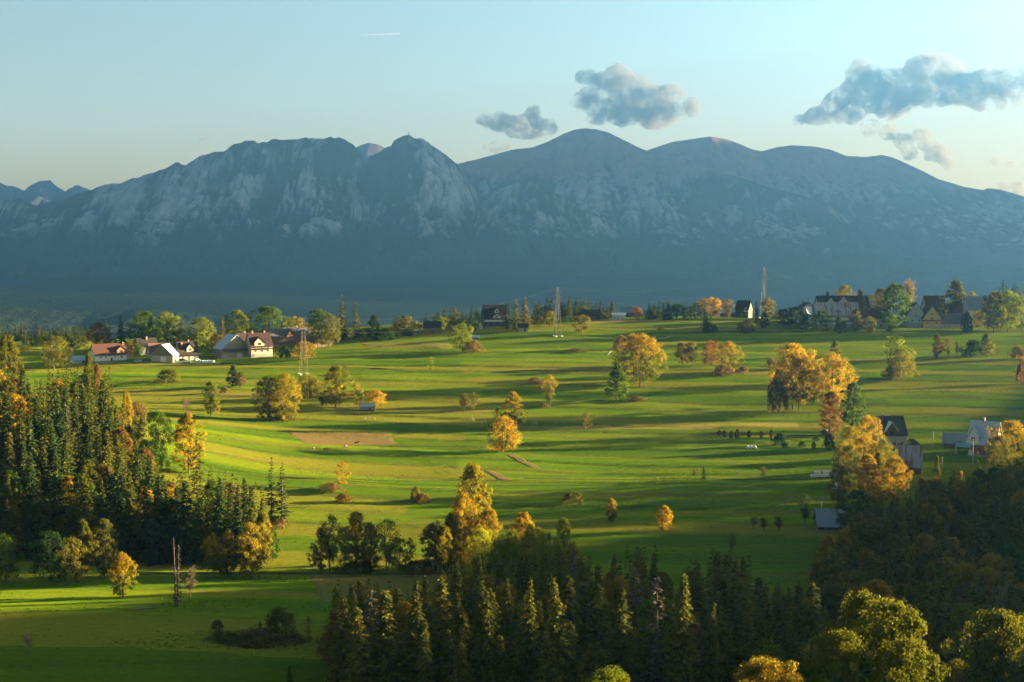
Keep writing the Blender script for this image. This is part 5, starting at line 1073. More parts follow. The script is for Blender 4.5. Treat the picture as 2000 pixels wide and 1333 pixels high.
MB().hexa([(-9.5, -7.0, 3.3), (-3.6, -7.0, 3.3), (-3.6, -4.9, 4.6), (-9.5, -4.9, 4.6), (-9.5, -7.0, 3.45), (-3.6, -7.0, 3.45), (-3.6, -4.9, 4.75), (-9.5, -4.9, 4.75)]).build('porch_roof', RM['green'], wh_)
for qx in (-9.2, -3.9): MB().box(-.1, .1, -.1, .1, -1, 3.3).build('porch_post', WM['white'], wh_, (qx, -6.7, 0))
house(1848, 1897, 871, 866, 849, 'shed', 'long low shed with pale grey-green tin roof left of the wooden house', WM['log'], RM['bluegrey'], depth=8, dist=560, door=(-.3, 1.6, 1.8, DOORB), cat='shed')
house(1605, 1618, 852, 845, 840, 'shed', 'tiny brown shed at the edge of the lawn below the slim rust tree', WM['log'], RM['brown'], 'gable', 4, cat='shed', door=(0, 1.0, 1.6, DOORB))
house(1594, 1646, 1041, 1023, 1000, 'log_barn', 'dark log barn with blue-grey tin roof at the edge of the right forest', WM['log'], RM['bluegrey'], depth=9, turn=8, ov=1.3, plinth=.4, wins=[(-.2, 1.6, .8, .8)], door=(.15, 1.8, 2.0, DOORB), bands=[(0, .8, WM['stone'], .08)], cat='barn')
hx = house(703, 731, 804, 795, 789, 'field_hut', 'small dark hut with bluish open side under the bright orange tree', WM['dark'], RM['bluegrey'], depth=4, bands=[(.7, .7, WM['blue'], .06)], door=(.2, 1.1, 1.5, DOORB), cat='hut')

# ------------------------------------------------------------------ lattice pylons and their wires
STEEL = paint('pylon_steel', (0.06, 0.047, 0.037), .55, .2); WIRE = paint('wire', (0.14, 0.135, 0.125), .5, .1)
def pylon(px, base, top, label, dist=None, hb=None):
    x, y, z = ground(px, base) if dist is None else at_dist(px, dist)
    H = uz(px, top)[1] * y - z; o = empty('pylon', (x, y, z), R(24)); tag(o, label, 'pylon', 'lattice pylons of the power line')
    b = 1.6; hw = lambda t: b * (1 - t) ** 1.12 + .32
    lv = [0, .16, .30, .42, .53, .62, .70, .77, .83, .88, .93, 1.0]
    cor = lambda t, k: Vector((hw(t) * (1, 1, -1, -1)[k], hw(t) * (1, -1, -1, 1)[k], t * H))
    for k in range(4): MB().tube([cor(t, k) - (Vector((0, 0, 0.6)) if t == 0 else Vector()) for t in lv], [.08] * 6 + [.06] * 6, 4).build('leg', STEEL, o)
    for i in range(len(lv) - 1):
        m = MB()
        for k in range(4):
            a, c, d, e = cor(lv[i], k), cor(lv[i], (k + 1) % 4), cor(lv[i + 1], k), cor(lv[i + 1], (k + 1) % 4)
            m.bar(a, e, .032).bar(c, d, .032).bar(d, e, .03)
        m.build('bracing', STEEL, o)
    tips = []
    for t, l in ((.70, 3.4), (.80, 2.9), (.90, 2.3)):
        for sg in (-1, 1):
            m = MB(); tip = Vector((sg * (hw(t) + l), 0, t * H + .3))
            for k in ((0, 1) if sg > 0 else (2, 3)): m.bar(cor(t, k), tip, .045).bar(cor(t + .035, k), tip, .045)
            m.build('cross_arm', STEEL, o); MB().tube([tip, tip - Vector((0, 0, 1.3))], .12, 6).build('insulator', GLASS, o); tips.append(tip - Vector((0, 0, 1.3)))
    for k in range(4): MB().box(-.6, .6, -.6, .6, -.6, .35).build('footing', WM['white'], o, cor(0, k))
    mw = Matrix.Translation((x, y, z)) @ Matrix.Rotation(R(24), 4, 'Z')
    return [mw @ t for t in tips] + [mw @ Vector((0, 0, H))]
pa = pylon(593, 731, 621, 'tall lattice pylon in front of the round orange tree, nearest of three')
pb = pylon(1089, 657, 562, 'thin lattice pylon in the middle of the ridge')
pc = pylon(1491, 620, 521, 'lattice pylon rising over the ridge left of the right village', 965)
u0, s0 = uz(-60, 668); p0 = Vector((u0 * 720, 720, s0 * 720)); u1, s1 = uz(1700, 585); p3 = Vector((u1 * 1120, 1120, s1 * 1120))
def wire(a, b, sag, label):
    pts = [a.lerp(b, t) - Vector((0, 0, sag * 4 * t * (1 - t))) for t in np.linspace(0, 1, 28)]
    tag(MB().tube(pts, .013, 4).build('power_wire', WIRE), label, 'wire', 'wires of the power line')
spans = [([p0 + Vector((dx, 0, dz)) for dx, dz in ((-2, -6), (2, -6), (-2, -3), (2, -3), (-2, 0), (2, 0), (0, 3))], pa, 7.0, 'from the left picture edge to the nearest pylon'), (pa, pb, 7.5, 'between the nearest and the middle pylon'), (pb, pc, 8.5, 'between the middle and the right pylon'), (pc, [p3 + Vector((dx, 0, dz)) for dx, dz in ((-2, -6), (2, -6), (-2, -3), (2, -3), (-2, 0), (2, 0), (0, 3))], 5, 'from the right pylon down to the right village')]
for a, b, sg, lab in spans:
    for i, nm in ((6, 'topmost thin wire '), (3, 'lower thin wire ')): wire(a[i], b[i], sg, nm + lab)

# ------------------------------------------------------------------ poles and dead trunks
def pole(px, base, top, label, mat, dist=None, r=.12):
    x, y, z = ground(px, base) if dist is None else at_dist(px, dist); h = uz(px, top)[1] * y - z
    o = empty('utility_pole', (x, y, z)); tag(o, label, 'pole'); MB().tube([(0, 0, -.8), (0, 0, h)], [r, r * .75], 8).build('shaft', mat, o)
    MB().box(-.7, .7, -.06, .06, h - .5, h - .38).build('cross_bar', mat, o)
    for sx in (-.55, .55): MB().tube([(sx, 0, h - .38), (sx, 0, h - .2)], .05, 6).build('insulator', GLASS, o)
WHITEP = paint('pale_concrete', (0.3, 0.29, 0.27)); WOODP = mat_bark('pole_wood', (0.12, 0.095, 0.07), (0.2, 0.165, 0.12))
pole(1823, 875, 843, 'thin pale pole left of the long low shed', WHITEP); pole(1905, 905, 858, 'pale pole in front of the wooden house', WHITEP, 528)
pole(1609, 1003, 979, 'pale pole standing behind the log barn', WHITEP, 440, .14); pole(1845, 915, 892, 'short pale pole on the slope below the long low shed', WHITEP, 520)
pole(408, 702, 657, 'wooden pole left of the blue-roofed barn', WOODP, 790)
def snag(px, base, top, label, mat=PALEBARK, dist=None, r=.2, stubs=10, seed=0):
    rs = random.Random(seed); x, y, z = ground(px, base) if dist is None else at_dist(px, dist); h = uz(px, top)[1] * y - z
    o = empty('dead_tree', (x, y, z)); tag(o, label, 'dead tree'); lx = rs.uniform(-.02, .02) * h
    MB().tube([(0, 0, -.6), (0, 0, .3), (lx * .3, 0, h * .4), (lx * .8, 0, h * .8), (lx, 0, h)], [r * 2.0, r * 1.2, r * .85, r * .5, r * .2], 7).build('trunk', mat, o)
    for i in range(stubs):
        t = rs.uniform(.15, .95); a = rs.random() * 6.28; l = rs.uniform(.8, 3.0) * (1.1 - t * .85)
        MB().tube([(lx * t, 0, h * t), (lx * t + math.cos(a) * l, math.sin(a) * l, h * t + l * rs.uniform(-.25, .25))], [r * .22, .015], 4).build('branch', mat, o)
GREYB = mat_bark('grey_dead_wood', (0.05, 0.045, 0.038), (0.12, 0.105, 0.088))
snag(343, 1186, 1050, 'pale dead trunk standing in the lower left meadow', GREYB, r=.22, stubs=26, seed=1)
for i, (px, base, top, d, lab) in enumerate([(765, 1330, 1172, 262, 'long pale dead trunk left of the middle of the lower forest'), (772, 1340, 1216, 258, 'second pale dead trunk just right of the long one'), (797, 1300, 1165, 268, 'thin pale dead trunk third from the left in the lower forest'), (809, 1300, 1180, 264, 'thin pale dead trunk fourth from the left in the lower forest'), (664, 1300, 1150, 290, 'pale dead trunk at the left edge of the lower forest'),
        (1287, 1260, 1137, 290, 'pale dead trunk in the centre of the lower forest'), (1663, 1230, 1060, 315, 'pale dead trunk at the rim of the right forest, left of two thick ones'), (1702, 1230, 1068, 312, 'left of two thick grey trunks in the right forest'), (1710, 1230, 1078, 308, 'right of two thick grey trunks in the right forest'), (1852, 1200, 1020, 320, 'slim grey trunk in the middle of the right forest'), (278, 1020, 935, 430, 'pale thin trunk under the orange crown of the left forest'), (1335, 1250, 1125, 300, 'dark bare trunk in the gap of the lower forest')]):
    snag(px, base, top, lab, GREYB if i != 11 else BARK, d, .16, 7, 10 + i)
# fallen log
lx, ly, lz = ground(282, 1191); lg = empty('fallen_log', (lx, ly, lz), R(20)); tag(lg, 'pale fallen log lying on the dark lower left meadow', 'log')
MB().tube([(-2.4, 0, .2), (0, .1, .24), (2.5, 0, .18)], [.24, .21, .15], 8).build('log_trunk', PALEBARK, lg); MB().tube([(.8, .1, .3), (1.2, .5, .8)], [.06, .03], 5).build('branch', PALEBARK, lg)

# ------------------------------------------------------------------ wrapped hay bales
PLASTIC = paint('white_bale_wrap', (0.62, 0.63, 0.65), .35, .08)
def bale_mesh(seed):
    rs = np.random.RandomState(seed); L = [(-.58, 0), (-.58, .40), (-.54, .56), (-.46, .62), (-.2, .64), (.2, .645), (.46, .62), (.54, .55), (.58, .4), (.58, 0)]; n = 18; m = MB()
    for (x, r) in L:
        for k in range(n):
            a = 6.283 * k / n; rr_ = r * (1 + .03 * rs.randn()); m.v.append((x, rr_ * math.cos(a), .62 + rr_ * math.sin(a) * .96))
    for i in range(len(L) - 1):
        for k in range(n): m.f.append([i * n + k, i * n + (k + 1) % n, (i + 1) * n + (k + 1) % n, (i + 1) * n + k])
    return smooth(m.mesh('bale', PLASTIC))
BM = [bale_mesh(i) for i in range(3)]; nb = [0]
def bale(x, y, z, rz, label, group):
    o = link('hay_bale', BM[nb[0] % 3], None, None, (x, y, z - .04), rz); nb[0] += 1; tag(o, label, 'hay bale', group)
g0 = ground(1586, 934); k = g0[1] / FPX
for i in range(9): bale(g0[0] + i * 1.28 * .78, g0[1] + .1 * (i % 2), hgt(g0[0] + i, g0[1]), R(90) + _prng.uniform(-.15, .15), ('end bale at the left' if i == 0 else 'end bale at the right' if i == 8 else 'bale') + ' of the bottom tier of the stacked white bales', 'bottom tier of stacked bales')
for i in (1, 2, 4, 5, 6): bale(g0[0] + (i + .5) * 1.0, g0[1] + .15, hgt(g0[0] + i, g0[1]) + 1.16, R(90) + _prng.uniform(-.15, .15), 'white bale on the upper tier of the stack by the forest rim', 'upper tier of stacked bales')
for i in range(7):
    p = ground(1627 + i * 1.9, 956 - i * 2.8); bale(p[0], p[1], p[2], R(80) + _prng.uniform(-.2, .2), 'white bale in the slanting row right of the stack', 'slanting row of bales')
for i in range(5):
    p = ground(1634 + i * 1.8, 957 - i * 2.9); bale(p[0], p[1], p[2], R(80) + _prng.uniform(-.2, .2), 'white bale in the right-hand slanting row beside the forest', 'right slanting row of bales')
for i, px in enumerate((1461, 1467.5, 1474)):
    p = ground(px, 877); bale(p[0], p[1], p[2], R(90), ('left', 'middle', 'right')[i] + ' of three white bales below the garden shrubs', 'three bales in the meadow')
for i in range(7):
    p = ground(391 + i * 4.3, 708.5); bale(p[0], p[1], p[2], R(86) + _prng.uniform(-.2, .2), 'white wrapped bale in the row beside the village cars', 'row of bales in the village')

# ------------------------------------------------------------------ cars
def car(px, base, label, col, rz=0.0, dist=None, tall=1.0):
    x, y, z = ground(px, base) if dist is None else at_dist(px, dist)
    o = empty('parked_car', (x, y, z), rz); tag(o, label, 'car')
    P = [(-2.15, .42), (-2.2, .75), (-2.05, 1.0), (-1.95, 1.45 * tall), (-.6, 1.58 * tall), (.35, 1.52 * tall), (1.0, 1.02), (1.95, .9), (2.15, .7), (2.15, .42)]
    m = MB(); n = len(P)
    for yy, sc in ((-.86, 1), (.86, 1)):
        m.v += [(a, yy * (1 if b < 1.1 else .82), b) for a, b in P]
    m.f.append(list(range(n))); m.f.append(list(range(n, 2 * n))[::-1])
    for i in range(n): m.f.append([i, n + i, n + (i + 1) % n, (i + 1) % n][::-1])
    m.build('body', paint('car_' + '%d' % int(col[0] * 100), col, .25, .05), o)
    for sg in (-1, 1):
        yy = sg * .80; q = [(-1.75, yy, 1.1), (-.55, yy, 1.08), (-.55, sg * .755, 1.45 * tall), (-1.7, sg * .755, 1.36 * tall)]; q2 = [(-.45, yy, 1.08), (.75, yy, 1.08), (.28, sg * .755, 1.44 * tall), (-.45, sg * .755, 1.46 * tall)]
        for qq in (q, q2): MB().hexa([(p[0], p[1] - .06, p[2]) for p in qq] + [(p[0], p[1] + .06, p[2]) for p in qq]).build('side_window', GLASS, o)
        MB().box(2.1, 2.18, sg * .6 - .18, sg * .6 + .18, .62, .78).build('headlight', WM['white'], o); MB().box(-2.24, -2.16, sg * .65 - .12, sg * .65 + .12, .75, .98).build('tail_light', RM['red'], o)
    MB().hexa([(.42, -.68, 1.44 * tall), (.98, -.74, 1.06), (.98, .74, 1.06), (.42, .68, 1.44 * tall), (.46, -.68, 1.5 * tall), (1.02, -.74, 1.1), (1.02, .74, 1.1), (.46, .68, 1.5 * tall)]).build('windscreen', GLASS, o)
    for wx in (-1.35, 1.35):
        for wy in (-.78, .78): wheel(o, wx, wy, .34, .2)
car(268, 709, 'white car parked alone at the meadow edge below the green tree', (.40, .40, .40), R(176)); car(249, 705, 'bluish grey car between the white house and the small green tree', (.25, .29, .34), R(200), 790)
car(384, 706, 'white car parked beside the row of white bales', (.52, .53, .55), R(70), 775); car(357, 706, 'dark car in front of the cream house with brown roof', (.05, .05, .06), R(10), 772); car(364, 707, 'small pale car right of the dark car', (.45, .46, .48), R(15), 768)
car(818, 652, 'white van parked left of the black-roofed hut', (.58, .57, .55), R(60), 890, 1.35); car(695, 663, 'white van half hidden under the twin spruces', (.60, .59, .57), R(5), 868, 1.3); car(706, 663, 'white car half hidden right of the van under the twin spruces', (.54, .54, .53), R(8), 866)

# ------------------------------------------------------------------ cattle
def beast_mesh(graze):
    """one continuous body grown with a skin modifier"""
    V = [(-.75, 0, 1.22), (-.35, 0, 1.20), (.1, 0, 1.17), (.55, 0, 1.22), (.85, 0, 1.30)]; Rr_ = [.24, .33, .36, .32, .22]; E = [(0, 1), (1, 2), (2, 3), (3, 4)]
    hd = [(1.08, 0, 1.02), (1.26, 0, .55), (1.34, 0, .22)] if graze else [(1.10, 0, 1.52), (1.30, 0, 1.60), (1.58, 0, 1.44)]
    for i, p in enumerate(hd): V.append(p); Rr_.append((.17, .15, .09)[i]); E.append((4 if i == 0 else len(V) - 2, len(V) - 1))
    h_ = len(V) - 2
    for sy in (-1, 1): V.append((V[h_][0] - .04, sy * .24, V[h_][2] + .10)); Rr_.append(.04); E.append((h_, len(V) - 1))
    for (bx, knee, j) in ((3, .04, 1), (0, -.10, 0)):
        for sy in (-1, 1):
            b = len(V); x = V[bx][0]; V += [(x, sy * .20, .86), (x + knee, sy * .21, .46), (x, sy * .21, .03)]; Rr_ += [.15 if j == 0 else .12, .07, .06]; E += [(bx, b), (b, b + 1), (b + 1, b + 2)]
    b = len(V); V += [(-1.0, 0, 1.18), (-1.06, 0, .6)]; Rr_ += [.04, .035]; E += [(0, b), (b, b + 1)]
    me = bpy.data.meshes.new('beast'); me.from_pydata(V, E, []); ob = bpy.data.objects.new('beast_tmp', me); C.objects.link(ob)
    md = ob.modifiers.new('s', 'SKIN'); md.use_smooth_shade = True
    for i, sv in enumerate(me.skin_vertices[0].data): sv.radius = (Rr_[i], Rr_[i]); sv.use_root = (i == 2)
    s2 = ob.modifiers.new('u', 'SUBSURF'); s2.levels = 1; s2.render_levels = 1
    dg = bpy.context.evaluated_depsgraph_get(); res = bpy.data.meshes.new_from_object(ob.evaluated_get(dg)); bpy.data.objects.remove(ob); res.materials.clear(); res.materials.append(PLASTIC); return res
GRZ, STD = beast_mesh(True), beast_mesh(False)
WCOW = paint('cream_hide', (.30, .25, .18), .8, .3, 1.5); BCOW = paint('brown_hide', (.075, .038, .022), .8, .4, 1.5)
def beast(px, py, me, mat, rz, sc, name, label, group):
    x, y, z = ground(px, py); o = link(name, me, None, None, (x, y, z), rz); o.scale = (sc, sc, sc); tag(o, label, 'cow' if name == 'cow' else 'sheep' if name == 'sheep' else 'horse', group)
    o.material_slots[0].link = 'OBJECT'; o.material_slots[0].material = mat
beast(911, 831, GRZ, WCOW, R(100), 1.0, 'cow', 'pale cow seen from behind, lowest of the three left of the orange clump', 'pale cows grazing'); beast(921, 824, GRZ, WCOW, R(20), 1.0, 'cow', 'pale cow, uppermost of the three left of the orange clump', 'pale cows grazing')
beast(945, 827, GRZ, WCOW, R(160), 1.05, 'cow', 'pale cow nearest the orange clump, standing right of two others', 'pale cows grazing'); beast(1045, 831, GRZ, WCOW, R(175), 1.0, 'cow', 'lone pale cow right of the orange clump', 'pale cows grazing')
beast(612, 881, GRZ, BCOW, R(80), 1.0, 'cow', 'dark cow, leftmost of the herd below the dry patch', 'dark cows grazing'); beast(637, 883, GRZ, BCOW, R(20), 1.0, 'cow', 'dark cow, second of the herd and lowest below the dry patch', 'dark cows grazing')
beast(675, 877, STD, BCOW, R(60), 1.0, 'cow', 'dark cow, third of the herd at the edge of the dry patch', 'dark cows grazing'); beast(697, 870, STD, BCOW, R(0), .9, 'cow', 'small dark cow, rightmost of the herd on the dry patch', 'dark cows grazing')
beast(712, 820, GRZ, WCOW, R(0), .62, 'sheep', 'white sheep, left of three below the small hut', 'sheep below the hut'); beast(720, 818, STD, BCOW, R(40), .6, 'sheep', 'dark sheep in the middle of three below the small hut', 'sheep below the hut'); beast(732, 821, STD, WCOW, R(100), .62, 'sheep', 'pale sheep, right of three below the small hut', 'sheep below the hut')

# ------------------------------------------------------------------ fences
def fence(a, b, n, label, mat=WOODP, rails=2, h=1.15, r=.07):
    pa_, pb_ = ground(*a), ground(*b); o = empty('fence', pa_); tag(o, label, 'fence'); pts = []
    for i in range(n):
        t = i / (n - 1); x = pa_[0] + (pb_[0] - pa_[0]) * t; y = pa_[1] + (pb_[1] - pa_[1]) * t; pts.append(Vector((x - pa_[0], y - pa_[1], hgt(x, y) - pa_[2])))
    pm = MB().tube([(0, 0, -.4), (0, 0, h)], r, 6).mesh('post', mat)
    for p in pts: link('post', pm, o, None, p)
    for j in range(rails):
        z = h * (.9 - .42 * j); MB().tube([p + Vector((0, 0, z)) for p in pts], .04, 4).build('rail', mat, o)
fence((426, 703), (572, 699), 24, 'wooden fence in front of the blue-roofed barn and maroon house')
fence((1110, 988), (1560, 985), 34, 'thin wire fence crossing the shaded lower meadow', rails=2, r=.055)
fence((612, 1110), (634, 1178), 9, 'pale fence at the left side of the clearing', PALEBARK, h=1.2, r=.08)
fence((780, 873), (900, 925), 14, 'thin fence running down the lit meadow right of the dry patch', r=.05)

# ------------------------------------------------------------------ field patches and tracks, laid a hand above the sward
def drape(name, quad, nu, nv, mat, lift=.07, ragged=1.2):
    (a, b, c, d) = [np.array(ground(*q)[:2]) for q in quad]      # left back, right back, right front, left front
    V = []
    for j in range(nv):
        t = j / (nv - 1)
        for i in range(nu):
            s = i / (nu - 1); p = (a * (1 - s) + b * s) * (1 - t) + (d * (1 - s) + c * s) * t
            e = 1.0 if 0 < i < nu - 1 and 0 < j < nv - 1 else 0.0
            p = p + (1 - e) * np.array([_prng.uniform(-ragged, ragged), _prng.uniform(-ragged, ragged)]); V.append((p[0], p[1], hgt(p[0], p[1]) + (lift if e else -.05)))
    me = smooth(mesh_np(name, V, grid_faces(nv, nu)[:, ::-1])); me.materials.append(mat); return tag(link(name, me), kind='structure')
def mat_soil(name, a, b, sx=.12, sy=1.3):
    m, nt, out = newmat(name); n = wnoise(nt, (sx, sy, 0), 6, .75); f = wnoise(nt, (1.3, 2.2, 1), 4, .75)
    bp = N(nt, 'Bump', {'Height': f, 'Strength': .9, 'Distance': .5}); d = N(nt, 'BsdfDiffuse', {'Color': mixc(nt, ramp(nt, n, .3, .7), a, b), 'Normal': bp.outputs[0]}); nt.links.new(d.outputs[0], out.inputs[0]); return m
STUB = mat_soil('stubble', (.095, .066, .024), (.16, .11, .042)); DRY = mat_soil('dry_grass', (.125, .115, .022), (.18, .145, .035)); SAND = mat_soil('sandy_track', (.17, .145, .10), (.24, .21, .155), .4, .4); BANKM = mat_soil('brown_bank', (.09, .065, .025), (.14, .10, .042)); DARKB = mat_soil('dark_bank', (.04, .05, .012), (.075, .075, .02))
drape('stubble_field', [(558, 845), (752, 846), (778, 869), (596, 868)], 40, 14, STUB)
drape('dry_field', [(640, 1117), (885, 1117), (885, 1172), (640, 1172)], 40, 16, DRY)
drape('dry_strip', [(1150, 627), (1330, 624), (1345, 629), (1100, 633)], 40, 5, STUB, .12)
drape('dry_strip', [(700, 671), (880, 668), (885, 684), (720, 678)], 40, 6, DRY, .1)
drape('dry_strip', [(400, 768), (640, 772), (640, 776), (400, 773)], 40, 4, DRY, .1, .6); drape('dry_strip', [(620, 797), (960, 801), (960, 808), (620, 803)], 40, 4, DRY, .1, .6)
drape('dry_strip', [(1000, 832), (1560, 826), (1560, 836), (1000, 838)], 60, 4, DRY, .1, .6); drape('dry_strip', [(900, 725), (1180, 716), (1180, 719), (900, 729)], 40, 4, DRY, .1, .5)
drape('sandy_track', [(1197, 681), (1201, 681), (1190, 694), (1183, 694)], 4, 12, SAND, .1, .3); drape('sandy_track', [(1270, 662), (1315, 656), (1315, 658.5), (1270, 664.5)], 20, 4, SAND, .1, .2)
drape('village_lane', [(150, 710.5), (432, 708.5), (432, 711), (150, 713)], 60, 4, SAND, .1, .3); drape('brown_bank', [(985, 888), (1000, 886), (1058, 917), (1035, 914)], 10, 16, BANKM, .1, .5); drape('brown_bank', [(940, 918), (965, 922), (1005, 942), (975, 942)], 8, 14, BANKM, .1, .5)
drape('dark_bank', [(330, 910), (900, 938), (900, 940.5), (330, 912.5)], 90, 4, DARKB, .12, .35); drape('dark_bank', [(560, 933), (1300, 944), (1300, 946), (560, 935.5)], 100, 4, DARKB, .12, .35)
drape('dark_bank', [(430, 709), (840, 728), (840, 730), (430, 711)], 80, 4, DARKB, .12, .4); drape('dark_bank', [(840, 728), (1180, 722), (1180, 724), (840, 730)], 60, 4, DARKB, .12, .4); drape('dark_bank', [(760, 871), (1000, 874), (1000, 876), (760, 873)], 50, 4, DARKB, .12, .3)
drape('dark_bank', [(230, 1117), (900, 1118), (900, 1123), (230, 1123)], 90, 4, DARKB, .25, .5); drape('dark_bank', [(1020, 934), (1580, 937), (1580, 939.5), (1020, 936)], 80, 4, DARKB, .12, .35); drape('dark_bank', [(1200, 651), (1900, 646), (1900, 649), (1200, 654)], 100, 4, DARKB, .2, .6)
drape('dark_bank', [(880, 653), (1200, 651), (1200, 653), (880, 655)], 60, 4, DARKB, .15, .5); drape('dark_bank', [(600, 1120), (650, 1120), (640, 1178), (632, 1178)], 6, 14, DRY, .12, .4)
# ------------------------------------------------------------------ clouds: lumpy bodies of thin vapour beyond the mountains
def mat_cloud(name, dens, col, scale):
    m, nt, out = newmat(name); tc = nt.nodes.new('ShaderNodeNewGeometry').outputs['Position']
    n = math_(nt, 'ADD', math_(nt, 'MULTIPLY', wnoise(nt, (scale, scale, scale), 3, .6, pos=tc), .62), math_(nt, 'MULTIPLY', wnoise(nt, (scale * 3.4, scale * 3.4, scale * 3.4), 4, .68, (3, 1, 2), pos=tc), .38))
    d = math_(nt, 'MULTIPLY', ramp(nt, n, .41, .66), dens)
    v = N(nt, 'VolumePrincipled', {'Color': (*col, 1), 'Density': d, 'Anisotropy': .45}); v.inputs['Density Attribute'].default_value = ''
    nt.links.new(v.outputs[0], out.inputs['Volume'])
    try: m.volume_intersection_method = 'FAST'
    except Exception: pass
    return m
CLOUD = mat_cloud('cloud_vapour', 0.017, (.165, .145, .13), 1 / 170.0); WISP = mat_cloud('wispy_vapour', 0.016, (.165, .15, .135), 1 / 150.0)
def cloud(blobs, label, dist=15500.0, mat=None, seed=0, name='cloud', flat=.7):
    """blobs: (px, py, radius px)"""
    rs = np.random.RandomState(seed); bm = bmesh.new(); k = dist / FPX
    for (px, py, r) in blobs:
        for j in range(5):
            a = rs.rand() * 6.28; q = 0 if j == 0 else rs.uniform(.5, .95) * r; rr_ = r * (1.2 if j == 0 else rs.uniform(.45, .8))
            u, s = uz(px + q * math.cos(a), py + q * math.sin(a) * flat)
            bmesh.ops.create_icosphere(bm, subdivisions=2, radius=rr_ * k, matrix=Matrix.Translation((u * dist, dist + rs.uniform(-.5, .5) * r * k, s * dist)) @ Matrix.Diagonal((1.1, .9, flat + .1, 1)))
    me = bpy.data.meshes.new(name); bm.to_mesh(me); bm.free()
    ob = bpy.data.objects.new('cloud_tmp', me); C.objects.link(ob); rm = ob.modifiers.new('r', 'REMESH'); rm.mode = 'VOXEL'; rm.voxel_size = 5.0 * k
    dg = bpy.context.evaluated_depsgraph_get(); res = bpy.data.meshes.new_from_object(ob.evaluated_get(dg)); bpy.data.objects.remove(ob)
    n = len(res.vertices); co = np.empty(n * 3, np.float32); no = np.empty(n * 3, np.float32); res.vertices.foreach_get('co', co); res.vertices.foreach_get('normal', no)
    co = co.reshape(-1, 3); no = no.reshape(-1, 3); d = (fbm(co[:, 0] / 130 + seed, co[:, 2] / 110 + co[:, 1] / 140, 4, .6) - .40) * 46 * k / 5.58 * 2.2
    co = co + no * d[:, None]; res.vertices.foreach_set('co', co.ravel().astype(np.float32)); res.update(); res.name = name; smooth(res)
    res.materials.clear(); res.materials.append(mat or CLOUD); return tag(link(name, res), label, 'cloud')
cloud([(1150, 195, 26), (1142, 150, 16), (1205, 165, 36), (1200, 140, 16), (1250, 190, 38), (1290, 215, 38), (1310, 185, 22), (1345, 210, 18), (1220, 215, 34), (1170, 225, 22)], 'large grey cumulus above the rounded summit, largest of the middle clouds', seed=1)
cloud([(945, 235, 15), (975, 240, 20), (1010, 245, 24), (1040, 250, 24), (1065, 252, 18), (1040, 222, 14)], 'smaller grey cloud left of the large cumulus', seed=2)
cloud([(950, 292, 8), (970, 288, 11), (990, 290, 8)], 'tiny grey cloud just above the saddle', seed=3)
cloud([(1560, 236, 12), (1600, 228, 20), (1650, 205, 36), (1700, 180, 42), (1690, 140, 26), (1750, 180, 42), (1800, 165, 44), (1835, 140, 38), (1870, 170, 38), (1910, 190, 30), (1940, 205, 18), (1660, 225, 20), (1740, 215, 24)], 'broad dark grey cumulus at the upper right', seed=4)
cloud([(1930, 150, 22), (1950, 175, 20), (1968, 165, 24), (1990, 150, 20), (1985, 190, 20), (2010, 170, 26), (2030, 150, 22)], 'wispy cloud at the right edge beside the broad cumulus', mat=WISP, seed=5)
cloud([(1800, 268, 14), (1812, 282, 15), (1832, 302, 18), (1850, 320, 12), (1775, 300, 13), (1765, 275, 14), (1735, 255, 18), (1700, 248, 16)], 'torn wisp hanging below the broad cumulus', mat=WISP, seed=6)
cloud([(1950, 315, 10), (1975, 322, 9), (1960, 365, 12), (1985, 368, 12), (1995, 360, 10)], 'faint wisp low at the right edge', mat=WISP, seed=7)
cloud([(393, 275, 8), (402, 272, 6)], 'tiny faint cloud above the left shoulder of the massif', mat=WISP, seed=8)
cloud([(850, 129, 3), (870, 128, 3.2), (890, 127, 3.2), (910, 125, 3), (930, 123, 2.5)], 'thin dark streak of cloud high above the saddle', mat=WISP, seed=9)
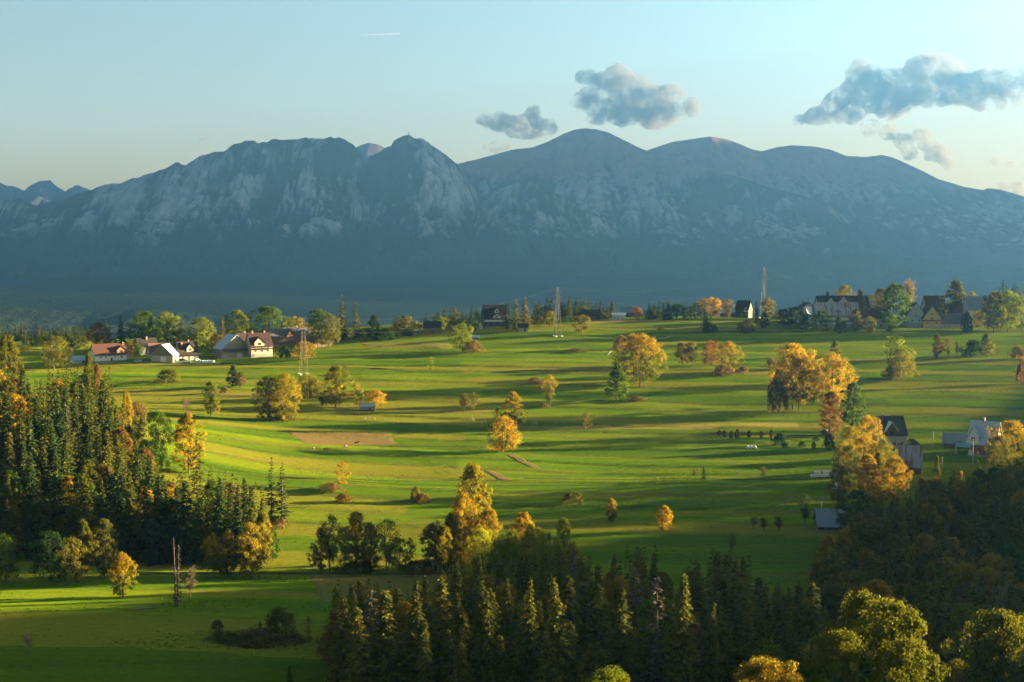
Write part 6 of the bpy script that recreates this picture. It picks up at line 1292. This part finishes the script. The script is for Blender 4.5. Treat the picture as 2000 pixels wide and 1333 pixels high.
# short contrail
ua, sa = uz(702, 69); ub, sb = uz(782, 66); dd = 17000
ct, nt, out = newmat('contrail_ice'); v = N(nt, 'VolumePrincipled', {'Color': (.5, .5, .5, 1), 'Density': .02}); nt.links.new(v.outputs[0], out.inputs['Volume']); v.inputs['Density Attribute'].default_value = ''
A_, B_ = Vector((ua * dd, dd, sa * dd)), Vector((ub * dd, dd, sb * dd))
tag(MB().tube([A_.lerp(B_, t) for t in (0, .25, .5, .75, 1)], [3, 5, 6.5, 7.5, 8], 8).build('contrail', ct), 'short white contrail high in the sky', 'contrail')
# ------------------------------------------------------------------ tall grass: tufts on banks, unmown strips and scattered over the meadows
rg = np.random.RandomState(21); GP = []; 
def tufts(n, wfun, y0=262, y1=900):
    u = rg.uniform(-.42, .42, n * 3); y = y0 + (y1 - y0) * rg.rand(n * 3) ** 1.0; x = u * y
    keep = rg.rand(n * 3) < wfun(x, y); return np.stack([x[keep], y[keep]], -1)[:n]
def rough(x, y):
    kk_, fr = strips(x, y)
    band = np.exp(-((fr - .06) / .05) ** 2) * (y > 420)
    return np.clip(.05 + .55 * band + .9 * sstep(.58, .70, fbm(x / 60 + 2, y / 16 + 7, 3)), 0, 1)
xy = tufts(36000, rough); n = len(xy); z = height(xy[:, 0], xy[:, 1])
hh = rg.uniform(.12, .36, n) * (0.7 + .6 * fbm(xy[:, 0] / 30, xy[:, 1] / 12, 2)); P = []; U = []; V = []; T = []
for k in range(3):
    a = rg.rand(n) * 6.283; b = np.stack([xy[:, 0] + rg.normal(0, .16, n), xy[:, 1] + rg.normal(0, .16, n), z - .03], -1)
    up = np.stack([np.cos(a) * .45, np.sin(a) * .45, np.ones(n)], -1); P.append(b); U.append(up * hh[:, None]); V.append(np.stack([-np.sin(a), np.cos(a), 0 * a], -1) * (hh * .45)[:, None]); T.append(rg.rand(n))
gm = cards('tall_grass', np.concatenate(P), np.concatenate(U), np.concatenate(V), np.concatenate(T)); gm.materials.clear()
gm.materials.append(mat_leaf('tall_grass_blades', (0.060, 0.100, 0.007), (0.090, 0.120, 0.008), (0.140, 0.130, 0.018), trans=.35))
tag(link('tall_grass', gm), kind='stuff')
